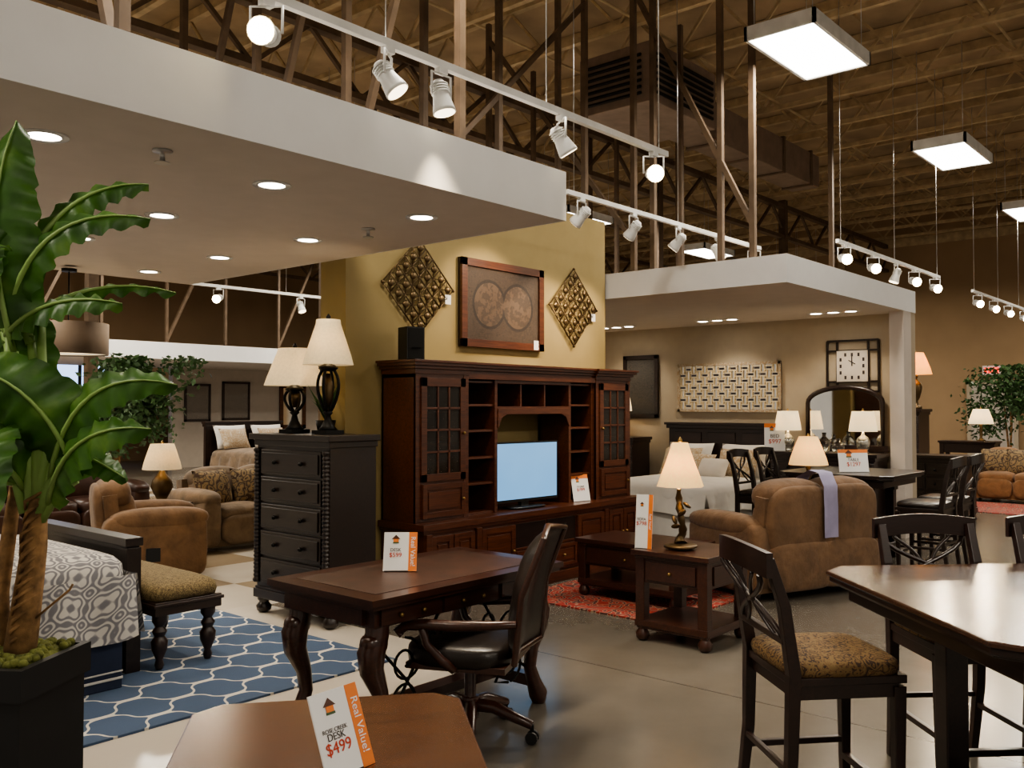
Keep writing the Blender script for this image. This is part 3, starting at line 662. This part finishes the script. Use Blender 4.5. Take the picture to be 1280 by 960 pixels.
def ctable(name,loc,rz,S,H,m,pm):
    b=B(); c=.11; h=S/2
    def oct(k,c): hh=h*k; return [(-hh+c,-hh),(hh-c,-hh),(hh,-hh+c),(hh,hh-c),(hh-c,hh),(-hh+c,hh),(-hh,hh-c),(-hh,-hh+c)]
    b.prism(oct(1,c),H-.02,H,m); b.prism(oct(.985,c),H-.045,H-.02,pm); b.prism(oct(.95,c),H-.06,H-.045,pm)
    b.box(-h+.10,h-.10,-h+.10,h-.10,H-.13,H-.06,pm)
    for sx in(-1,1):
        for sy in(-1,1):
            x,y=sx*.30,sy*.30; b.box(x-.045,x+.045,y-.045,y+.045,.06,H-.15,pm); b.box(x-.06,x+.06,y-.06,y+.06,H-.20,H-.13,pm); b.box(x-.065,x+.065,y-.065,y+.065,0,.10,pm)
    b.box(-.36,.36,-.36,.36,.10,.16,pm); b.box(-.26,.26,-.26,.26,.16,.2,pm)
    return b.done(name,loc,rz,.006)
ctable('counter_dining_table',(3.83,.62,0),R(45),1.37,.91,W_TABLE,W_DARK)
cchair('counter_dining_chair',(3.44,1.41,0),face(.74,-.67),W_DARK,PAISLEY)
cchair('counter_dining_chair',(4.26,1.12,0),face(-.71,-.70),W_DARK,PAISLEY)
cchair('counter_dining_chair',(4.72,.66,0),face(-.71,-.70),W_DARK,PAISLEY)
TX,TY=9.72,3.62
ctable('counter_dining_table',(TX,TY,0),0,1.2,.91,W_BLACK,W_BLACK)
for x,y,fx,fy in((-.35,-.85,0,1),(.3,-.85,0,1),(-.35,.85,0,-1),(.3,.85,0,-1)):
    cchair('counter_dining_chair',(TX+x,TY+y,0),face(fx,fy),W_BLACK,L_BLACK,bh=1.1)
sign((TX-.2,TY-.1,.91),.32,.24,R(-45),(('TABLE',.18),('$1297',.25)),.2,'top')
# ---------------------------------------------------------------- end table / coffee table
def otable(name,loc,w,d,h,m,drawer=True,rz=0):
    b=B(); b.box(-w/2,w/2,-d/2,d/2,h-.035,h,m); b.box(-w/2+.02,w/2-.02,-d/2+.02,d/2-.02,h-.055,h-.035,m)
    b.box(-w/2+.035,w/2-.035,-d/2+.035,d/2-.035,h-.22,h-.055,m)
    b.box(-w/2+.02,w/2-.02,-d/2+.02,d/2-.02,.10,.145,m)
    b.box(-w/2+.03,w/2-.03,-d/2+.03,d/2-.03,.085,.10,m)
    for sx in(-1,1):
        for sy in(-1,1):
            x,y=sx*(w/2-.06),sy*(d/2-.06)
            b.box(x-.035,x+.035,y-.035,y+.035,.14,h-.05,m); b.lathe([(.025,0),(.045,.02),(.048,.05),(.03,.08),(.04,.10)],(x,y,0),m,14)
    if drawer:
        b.box(-w/2+.022,-w/2+.036,-d/2+.11,d/2-.11,h-.20,h-.075,m); b.box(-w/2+.12,w/2-.12,-d/2+.022,-d/2+.036,h-.20,h-.075,m)
        b.cush((-w/2+.012,0,h-.14),(.025,.025,.025),BRASS,1,nu=8,nv=6)
    return b.done(name,loc,rz,.004)
otable('end_table',(5.55,3.18,0),.62,.60,.62,W_DESK)
otable('coffee_table',(6.44,4.14,.012),.60,1.0,.48,W_DESK)
def fancylamp():
    b=B(); b.cush((0,0,.02),(.22,.22,.04),BRONZE,.8)
    pts=[(0,0,.03)]+[(.025*math.sin(i*.9),.025*math.cos(i*.7),.03+.035*i) for i in range(1,12)]
    b.tube(pts,[.05,.03,.02,.03,.018,.026,.018,.03,.02,.025,.015,.012],BRONZE,10)
    for k in range(5):
        a=k*1.3; b.cush((.045*math.cos(a),.045*math.sin(a),.10+.05*k),(.05,.03,.07),BRONZE,1,rot=(a,.4,0),nu=8,nv=6)
    h,sh,rb,rt=.73,.30,.165,.055
    b.lathe([(rb,h-sh),(rb*.72+rt*.28,h-sh*.72),(rb*.38+rt*.62,h-sh*.4),(rt,h),(rt-.005,h),(rb-.007,h-sh+.002),(rb,h-sh)],(0,0,0),SH_YEL,8,False)
    b.tube([(0,0,.4),(0,0,h+.01)],.006,BRASS,6); b.lathe([(.01,h),(.018,h+.015),(.004,h+.04)],(0,0,0),BRASS,8)
    o=b.done('table_lamp',(5.47,3.22,.621)); light('POINT','lamp_bulb',(0,0,h-sh*.5),6,(1,.74,.42),o,shadow_soft_size=.04)
fancylamp()
sign((5.31,3.42,.62),.12,.37,R(-75),(('SOFA',.07),('$798',.1)),.12)
# ---------------------------------------------------------------- sofas
def sofa(name,loc,rz,w,n,m,arm=.24,h=.95,d=.95,pil=None,armh=.62,recl=False,feet=W_DARK):
    b=B(); iw=w-2*arm; sw=iw/n
    b.box(-w/2+.04,w/2-.04,-d/2+.08,d/2-.08,.06,.34,m)
    for sx in(-1,1):
        x=sx*(w/2-arm/2)
        b.cush((x,-.02,armh/2+.03),(arm,d-.06,armh-.02),m,.25,e2=.35); b.cush((x,-.06,armh-.03),(arm*1.12,d-.1,.20),m,.5,e2=.8)
        for sy in(-1,1): b.lathe([(.02,0),(.035,.07)],(sx*(w/2-.1),sy*(d/2-.14),0),feet,10)
    b.box(-iw/2-.08,iw/2+.08,d/2-.22,d/2-.10,.10,h-.14,m,rot=(-.10,0,0))
    for k in range(n):
        x=-iw/2+sw*(k+.5)
        b.cush((x,-.10,.40),(sw*1.0,.70,.22),m,.35,e2=.55)
        b.cush((x,-d/2+.07,.24),(sw*.98,.14,.34),m,.35,e2=.6)
        b.cush((x,d/2-.24,.62),(sw*1.02,.27,.42),m,.5,e2=.7,rot=(-.18,0,0))
        b.cush((x,d/2-.17,h-.15),(sw*1.04+(.1 if recl else 0),.30,.30),m,.5,e2=.8,rot=(-.12,0,0))
        b.cush((x,d/2-.07,h-.36),(sw*1.0+(.12 if recl else 0),.14,.62),m,.35,e2=.55,rot=(-.08,0,0))
        if recl: b.cush((x,d/2-.05,.26),(sw*1.0+.14,.12,.40),m,.3,e2=.4)
    if recl: b.box(-w/2-.012,-w/2-.002,-.05,.07,.22,.34,BLACKP); b.box(w/2+.002,w/2+.012,-.05,.07,.22,.34,BLACKP)
    if pil:
        for px in pil[1:]: b.pillow((px,-.02,.66),.48,.46,.22,pil[0],(-.35,0,.15*(1 if px<0 else -1)))
    return b.done(name,loc,rz)
LV=sofa('reclining_loveseat',(7.68,3.44,.012),R(158),1.5,2,SUEDE,h=.98,recl=True,arm=.2)
b=B()
def sc(u,v):
    P=[Vector((0,.495,.50)),Vector((0,.51,.75)),Vector((0,.505,.93)),Vector((0,.43,1.04)),Vector((0,.30,1.055)),Vector((0,.16,.99)),Vector((0,.08,.86))]
    k=u*(len(P)-1); i=min(int(k),len(P)-2); p=P[i].lerp(P[i+1],k-i); return p+Vector((-.10+.16*v+.02*math.sin(u*6),.006*math.sin(v*9),-.012))
b.grid(sc,24,6,LAVENDER); b.done('lavender_scarf',(7.68,3.44,.012),R(158))
sofa('recliner_armchair',(4.17,8.15,0),R(70),.98,1,SUEDE2,arm=.25,h=.95,d=.95,recl=True)
sofa('floral_loveseat',(6.05,9.35,0),R(0),1.75,2,TAUPEF,h=.90,pil=(FLORAL,-.5,.0,.45))
sofa('leather_sofa',(4.4,11.2,0),R(0),2.3,3,L_BROWN,h=.90)
sofa('fabric_sofa',(17.1,3.3,0),R(-90),2.1,3,RUST,h=.9,pil=(FLORAL,-.6,-.2,.3,.65))
otable('end_table',(4.84,9.15,0),.46,.46,.58,W_DARK,False)
lamp('table_lamp',(4.84,9.15,.58),.62,.20,.12,.27,VASE,BRONZE,SH_CREAM,4)
# ---------------------------------------------------------------- beds
def bed(name,loc,rz,w,l,wood_,com,skirt,hb=1.37,fb=.0,pil=(),ch=.30,fo=0,zs=1,hem=None):
    b=B(); b.M=Matrix.Diagonal((1,1,zs,1))
    b.box(-w/2+.03,w/2-.03,-l/2+.08,l/2-.05,.0 if skirt else .12,.42,skirt or wood_)
    if hem: b.box(-w/2+.026,w/2-.026,-l/2+.076,l/2-.05,.05,.065,hem); b.box(-w/2+.026,w/2-.026,-l/2+.076,l/2-.05,.09,.10,hem)
    b.cush((0,-.02,.58),(w+.02,l-.06,.40),com,.22,e2=.42,nu=40,nv=14)
    for sx in(-1,1):
        def dr(u,v,sx=sx):
            y=-l/2+.03+(l-.27)*u; return (sx*(w/2+.012+.02*math.sin(u*34)+.05*v),y,.64-ch*v-.025*math.sin(u*11)*v)
        b.grid(dr,50,5,com)
    def df(u,v): return ((-w/2-.012)+(w+.024)*u,-l/2+.02-.05*v+.012*math.sin(u*30),.64-ch*v-.02*math.sin(u*9)*v)
    if fo or not fb: b.grid(df,40,5,com)
    b.box(-w/2-.05,w/2+.05,l/2-.07,l/2,0,hb-.10,wood_); b.box(-w/2-.08,w/2+.08,l/2-.10,l/2,hb-.10,hb-.04,wood_); b.box(-w/2-.10,w/2+.10,l/2-.13,l/2,hb-.04,hb,wood_)
    for k in range(3): b.box(-w/2+.05+k*w/3,-w/2-.05+(k+1)*w/3,l/2-.085,l/2-.07,.6,hb-.16,wood_)
    if fb:
        y=-l/2-(.12 if fo else 0); x0=-w/2+fo
        b.box(x0,w/2,y,y+.05,.14,fb-.08,wood_); b.box(x0-.05,w/2+.09,y-.03,y+.08,fb-.05,fb,wood_); b.box(x0-.03,w/2+.06,y-.015,y+.065,fb-.08,fb-.05,wood_)
        for xx in(x0,w/2+.02): b.box(xx-.045,xx+.045,y-.02,y+.07,0,fb-.06,wood_)
    else:
        for sx in(-1,1): b.box(sx*(w/2-.05)-.04,sx*(w/2-.05)+.04,-l/2+.06,-l/2+.14,0,.2,wood_)
    b.M=Matrix.Identity(4)
    for (px,py,pz,sx_,sz_,mm,tl) in pil: b.pillow((px,py,pz*zs+.02),sx_,sz_,.2,mm,(-tl,0,0))
    return b.done(name,loc,rz,.004)
PL=[(-.42,.75,.98,.72,.50,LINEN,.4),(.42,.75,.98,.72,.50,LINEN,.4),(-.45,.58,.95,.6,.44,CREAMP,.5),(.42,.58,.95,.6,.44,CREAMP,.5),(-.12,.45,.90,.5,.38,CREAMP,.6),(.18,.34,.87,.44,.32,PILW,.6)]
bed('queen_bed',(10.65,6.15,0),R(-90),1.6,2.0,W_DARK,LINEN,LINEN,1.61,0,PL,zs=.85)
bed('patterned_bed',(1.47,5.76,.014),R(90),1.5,2.1,W_BLACK,COMF,NAVY,1.35,.80,[(-.35,.7,.95,.6,.45,COMF,.4),(.35,.7,.95,.6,.45,LINEN,.4)],.34,.30,hem=LINEN)
bed('queen_bed',(10.3,15.2,0),R(0),1.6,2.1,W_DARK,TAUPEF,W_DARK,1.3,.5,PL[:4])
b=B(); b.cush((0,0,.24),(.85,.85,.38),CREAMP,.8,e2=.4)
for k in range(4): b.lathe([(.02,0),(.03,.07)],(.25*math.cos(k*1.57+.7),.25*math.sin(k*1.57+.7),0),W_DARK,8)
b.done('round_ottoman',(8.6,13.6,0))
b=B(); L,D=1.3,.44
b.box(-D/2,D/2,-L/2,L/2,.33,.41,W_DARK); b.box(-D/2-.012,D/2+.012,-L/2-.012,L/2+.012,.38,.40,W_DARK); b.cush((0,0,.45),(D+.02,L+.02,.15),BENCHF,.25,e2=.6)
for sx in(-1,1):
    for sy in(-1,0,1): b.lathe([(.02,0),(.028,.03),(.02,.06),(.045,.12),(.05,.17),(.03,.20),(.045,.23),(.025,.26),(.045,.29),(.045,.34)],(sx*(D/2-.06),sy*(L/2-.06),0),W_DARK,14)
b.done('upholstered_bench',(2.91,5.80,.014),0,.004)
b=B(); b.box(-2.15,2.15,-1.5,1.5,0,.012,TRELLIS); b.done('blue_trellis_rug',(1.70,5.82,.0005))
b=B(); b.box(-1.3,1.3,-.75,.75,0,.01,REDRUG); b.done('red_area_rug',(7.05,4.27,.0005))
b=B(); b.box(-.8,.8,-1.4,1.4,0,.01,REDRUG); b.done('red_area_rug',(15.75,3.0,.0005))
# ---------------------------------------------------------------- bay contents
chest('dresser',(11.32,4.52,0),R(-90),1.35,.5,1.02,W_DARK,4,2)
b=B(); w=.48
pts=[]
for i in range(17):
    a=math.pi*i/16; pts.append((-w*math.cos(a),0,.60+.20*math.sin(a)))
out=[(-w,0,0)]+pts+[(w,0,0)]
b.tube(out+[(-w,0,0)],.035,W_DARK,8)
b.M=Matrix.Rotation(math.pi/2,4,'X'); b.prism([(p[0]*.96,p[2]) for p in out],-.01,.01,MIRROR); b.M=Matrix.Translation((0,.015,0))@Matrix.Rotation(math.pi/2,4,'X'); b.prism([(p[0],p[2]) for p in out],-.012,0,W_DARK); b.M=Matrix.Identity(4)
b.box(-w-.08,w+.08,-.04,.02,-.02,.06,W_DARK); b.done('dresser_mirror',(11.62,4.42,1.045),R(-90))
SQ=[(.07,0),(.07,.05),(.05,.12),(.075,.25),(.085,.5),(.06,.7),(.02,.8),(.012,1)]
lamp('table_lamp',(11.25,5.02,1.02),.52,.17,.13,.25,SQ,SILVERV,SH_W,5)
lamp('table_lamp',(11.25,4.05,1.02),.52,.17,.13,.25,SQ,SILVERV,SH_W,5)
for y,h in((4.72,.2),(4.52,.25),(4.34,.18)):
    b=B(); b.lathe([(.05,0),(.075,.03),(.08,h*.4),(.06,h*.65),(.022,h*.8),(.028,h)],(0,0,0),CLEAR,16); b.done('glass_bottle',(11.2,y,1.021))
chest('bedroom_chest',(11.35,7.75,0),R(-90),.85,.48,1.15,W_DARK,5)
lamp('table_lamp',(11.35,7.72,1.15),.68,.19,.14,.30,VASE,BRONZE,SH_W,5)
sign((11.1,5.13,1.02),.26,.36,R(-60),(('BED',.18),('$997',.22)),.1,'top')
b=B(); W,H=1.6,.70
b.box(-W/2,W/2,-.02,0,-H/2,H/2,W_DARK); b.box(-W/2+.03,W/2-.03,-.024,-.02,-H/2+.03,H/2-.03,MIRROR)
for a in((-W/2,W/2,H/2-.04,H/2),(-W/2,W/2,-H/2,-H/2+.04)): b.box(a[0],a[1],-.045,-.02,a[2],a[3],CREAMP)
for a in((-W/2,-W/2+.04),(W/2-.04,W/2)): b.box(a[0],a[1],-.045,-.02,-H/2,H/2,CREAMP)
CR=plain('lattice_cream',(.62,.50,.32),.5)
nr,nc=7,17; cw,chh=(W-.08)/nc,(H-.08)/nr
for r in range(nr):
    for c in range(nc):
        cx=-W/2+.04+cw*(c+.5); cz=-H/2+.04+chh*(r+.5)
        if (r+c)%2:
            for k in(-.3,.3): b.box(cx-cw*.62,cx+cw*.62,-.04,-.024,cz+k*chh-.008,cz+k*chh+.008,CR)
            b.box(cx-cw*.4,cx+cw*.4,-.03,-.024,cz-chh*.15,cz+chh*.15,W_DARK)
        else:
            for k in(-.3,.3): b.box(cx+k*cw-.008,cx+k*cw+.008,-.043,-.024,cz-chh*.62 if r else cz-chh*.5,cz+chh*.62 if r<nr-1 else cz+chh*.5,CR)
b.done('mosaic_mirror_wall_art',(11.698,6.1,1.87),R(-90))
b=B(); s=.33
for k in(-s,-.2,.2,s): b.box(k-.012,k+.012,-.03,0,-s,s,W_BLACK); b.box(-s,s,-.034,-.004,k-.012,k+.012,W_BLACK)
b.box(-.2,.2,-.04,-.01,-.2,.2,PILW)
for k in range(12):
    a=math.pi*2*k/12; q=1/max(abs(math.sin(a)),abs(math.cos(a))); x,z=.155*q*math.sin(a)*.95,.155*q*math.cos(a)*.95; b.box(x-.013,x+.013,-.044,-.04,z-.022,z+.022,INK)
b.box(-.006,.006,-.047,-.041,0,.13,INK); b.box(-.005,.005,-.047,-.041,0,.10,INK,rot=(0,2.1,0)); b.done('square_wall_clock',(11.698,4.33,2.12),R(-90))
def frame(name,loc,rz,w,h,fm,am,fw=.06):
    b=B(); b.box(-w/2,w/2,-.02,0,-h/2,h/2,fm); b.box(-w/2+fw,w/2-fw,-.026,-.02,-h/2+fw,h/2-fw,am)
    for a in((-w/2,w/2,h/2-fw,h/2),(-w/2,w/2,-h/2,-h/2+fw)): b.box(a[0],a[1],-.045,-.02,a[2],a[3],fm)
    for a in((-w/2,-w/2+fw),(w/2-fw,w/2)): b.box(a[0],a[1],-.045,-.02,-h/2,h/2,fm)
    return b.done(name,loc,rz,.004)
frame('framed_picture',(11.698,7.55,1.9),R(-90),.62,.95,W_BLACK,ART3)
frame('framed_picture',(12.6,21.998,1.70),0,.75,1.0,W_DARK,ART2); frame('framed_picture',(13.75,21.998,1.75),0,.85,1.05,W_DARK,ART2); frame('framed_mirror',(15.6,21.998,1.6),0,.9,1.3,W_CHER2,MIRROR,.12)
chest('tall_armoire',(14.9,4.85,0),R(-90),.9,.55,1.56,W_DARK,5)
lamp('table_lamp',(14.85,4.52,1.56),.88,.24,.12,.34,URN,BRONZE,SH_OR,14)
chest('sideboard',(13.6,3.95,0),R(-90),1.1,.5,.92,W_BLACK,3,2)
otable('console_table',(18.6,4.7,0),.5,1.0,.95,W_DARK,False); lamp('table_lamp',(18.6,4.5,.95),.6,.22,.13,.28,STICK,BRONZE,SH_W,8)
lamp('table_lamp',(8.72,3.68,.75),.55,.19,.09,.28,STICK,BRONZE,SH_YEL,5); otable('side_table',(8.72,3.68,0),.40,.40,.75,W_DARK,False)
# ---------------------------------------------------------------- pendant drum
b=B(); b.lathe([(.31,-.13),(.31,.13),(.305,.13),(.305,-.13),(.31,-.13)],(0,0,0),TAUPE,40,False); b.lathe([(0,-.12),(.30,-.12)],(0,0,0),SH_W,40,False); b.tube([(0,0,-.1),(0,0,.59)],.006,IRON,6); b.lathe([(.06,.56),(.06,.585)],(0,0,0),IRON,16)
b.done('drum_pendant_light',(3.24,7.7,2.16))
# ---------------------------------------------------------------- plants
def ficus(name,loc,h,r,n):
    b=B(); b.lathe([(.14,0),(.18,.28),(.17,.28),(0,.26)],(0,0,0),PLANTER,16)
    for k in range(3): b.tube([(.02*k,0,.2),(.04*math.sin(k*2+1),.04*math.cos(k*2),h*.35),(.1*math.sin(k*2.1),.1*math.cos(k*2.1),h*.7)],[.025,.02,.012],BARK,8)
    cl=[(Vector((random.gauss(0,r*.45),random.gauss(0,r*.45),h*.48+random.random()*h*.5))) for _ in range(26)]
    for k in range(n):
        c=random.choice(cl); p=c+Vector((random.gauss(0,r*.22),random.gauss(0,r*.22),random.gauss(0,r*.2)))
        if p.z>h: p.z=h-random.random()*.1
        if p.z<.45: p.z=.5+random.random()*.4
        d=Vector((random.uniform(-1,1),random.uniform(-1,1),random.uniform(-1,.2))).normalized(); s=d.cross(Vector((random.random(),random.random(),random.random()))).normalized(); l=.07+random.random()*.06
        b.f([b.v(p),b.v(p+d*l*.5+s*l*.26),b.v(p+d*l),b.v(p+d*l*.5-s*l*.26)],FICUS)
    return b.done(name,loc,fixn=False)
ficus('ficus_tree',(6.1,12.8,0),2.35,.66,4000)
ficus('ficus_tree',(20.6,4.45,0),2.45,.8,3000)
b=B(); RT=Vector((.6561,-.7547,0)); FW=Vector((.7547,.6561,0))
b.M=Matrix.Rotation(R(-56),4,'Z')
b.box(-.17,.17,-.17,.17,0,.72,PLANTER)
for a in((-.185,.185,-.185,-.16),(-.185,.185,.16,.185),(-.185,-.16,-.16,.16),(.16,.185,-.16,.16)): b.box(*a,.68,.78,PLANTER)
b.cush((0,0,.74),(.33,.33,.10),MOSS,.3,e2=.6,nu=32)
for k in range(150):
    a,d=random.uniform(-.148,.148),random.uniform(-.148,.148); b.cush((a,d,.78+random.random()*.01),(.035,.035,.03),MOSS,1,nu=6,nv=4)
b.M=Matrix.Identity(4)
def PP(u,v,w=0): return RT*((u-10)/372)+FW*w+Vector((0,0,1.6+(508-v)/372))
def bez(a,c,d,t): return a*(1-t)**2+c*2*t*(1-t)+d*t*t
def leaf(p0,p1,p2,w,wd=(0,0,0),tilt=.5,stalk=None):
    a,c,d=PP(*p0,wd[0]),PP(*p1,wd[1]),PP(*p2,wd[2]); W=w/368/2
    seed=random.random()*10
    def fn(u,v):
        C=bez(a,c,d,u); T=(bez(a,c,d,min(1,u+.02))-bez(a,c,d,max(0,u-.02))).normalized()
        nh=(-FW*(1-tilt)+Vector((0,0,1))*tilt).normalized(); S=T.cross(nh).normalized(); Nn=S.cross(T).normalized()
        k=2*v-1; pw=math.sin(math.pi*min(1,.03+u*.97)**.75)**.55 if u<1 else 0
        rip=.012*math.sin(u*46+seed+abs(k)*2)*abs(k); notch=1-.14*max(0,math.sin(u*37+seed))**8*(abs(k)>.9)
        return C+S*(W*pw*k*notch)+Nn*(-abs(k)**1.4*W*.35+rip)
    b.grid(fn,40,8,LEAF)
    b.tube([bez(a,c,d,t/12)+FW*(-.004) for t in range(13)],[.011*(1-t/14) for t in range(13)],RIB,6)
    if stalk: s=PP(*stalk[:2],stalk[2] if len(stalk)>2 else 0); m_=(s+a)/2+Vector((0,0,.03)); b.tube([s,m_,a],[.018,.014,.010],RIB,8)
b.tube([PP(26,815),PP(32,740,.02),PP(41,680,.01),PP(46,620)],[.052,.045,.040,.03],BARK,12)
b.tube([PP(-8,815,.05),PP(-8,740,.05),PP(2,660,.05),PP(10,600,.05)],[.030,.026,.024,.02],BARK,10)
for k in range(14):
    t=k/13; u=26+18*t; v=810-170*t; b.tube([PP(u-14+random.random()*4,v),PP(u+random.uniform(-4,4),v-16,-.053),PP(u+15,v-30)],.006,BARK,5)
for u0,v0,u1,v1 in((48,640,35,420),(44,640,60,500),(12,605,5,400),(50,635,75,560),(42,650,20,480),(46,640,48,400)): b.tube([PP(u0,v0),PP((u0+u1)/2+4,(v0+v1)/2),PP(u1,v1)],[.028,.02,.013],RIB,8)
b.tube([PP(45,770),PP(87,735),PP(91,728)],.004,BARK,5)
b.tube([PP(5,770,-.1),PP(15,700,-.2),PP(12,640,-.2)],.004,BARK,5)
leaf((15,440),(-14,280),(14,150),96,(0,-.1,0),.05)
leaf((5,430),(-40,300),(-60,160),100,(0,.1,0),.1)
leaf((28,330),(60,215),(150,212),52,(0,.1,.2),.40)
leaf((10,385),(60,255),(168,266),54,(0,-.1,.1),.42,(35,430))
leaf((0,415),(90,330),(188,357),34,(0,.1,.2),.6,(20,500))
leaf((5,420),(80,366),(165,384),50,(0,-.15,-.1),.5,(25,520))
leaf((95,600),(85,475),(-30,455),96,(0,-.15,-.15),.2,(50,650))
leaf((62,600),(110,450),(232,482),62,(0,-.15,-.1),.35,(50,640))
leaf((60,630),(120,520),(216,534),62,(0,-.25,-.2),.4,(50,640))
leaf((70,565),(120,560),(178,592),44,(0,-.1,-.15),.5,(55,620))
leaf((30,610),(10,510),(-70,580),100,(0,-.2,-.3),.3,(40,640))
leaf((0,560),(30,490),(50,650),50,(0,-.2,-.3),.35,(30,640))
leaf((0,340),(-20,280),(26,380),72,(0,-.2,-.2),.25)
leaf((20,520),(-10,380),(-80,330),90,(0,.2,.2),.3)
b.done('potted_banana_plant',(1.18,3.25,0),0,fixn=False)
# ---------------------------------------------------------------- world + camera
w=bpy.data.worlds.new('World'); bpy.context.scene.world=w; w.use_nodes=True
bg=w.node_tree.nodes['Background']; bg.inputs[0].default_value=(1,.89,.74,1); bg.inputs[1].default_value=.45
try: bpy.context.scene.view_settings.look='AgX - Medium High Contrast'
except Exception as e: print(e)
cam=bpy.data.cameras.new('Camera'); co=bpy.data.objects.new('Camera',cam); bpy.context.collection.objects.link(co)
cam.sensor_width=36; cam.lens=36*1130/1280; co.location=(0,0,1.6)
p=R(1.42); d=Vector((math.cos(R(41))*math.cos(p),math.sin(R(41))*math.cos(p),math.sin(p)))
co.rotation_euler=d.to_track_quat('-Z','Y').to_euler(); cam.clip_end=200; cam.clip_start=.05
bpy.context.scene.camera=co
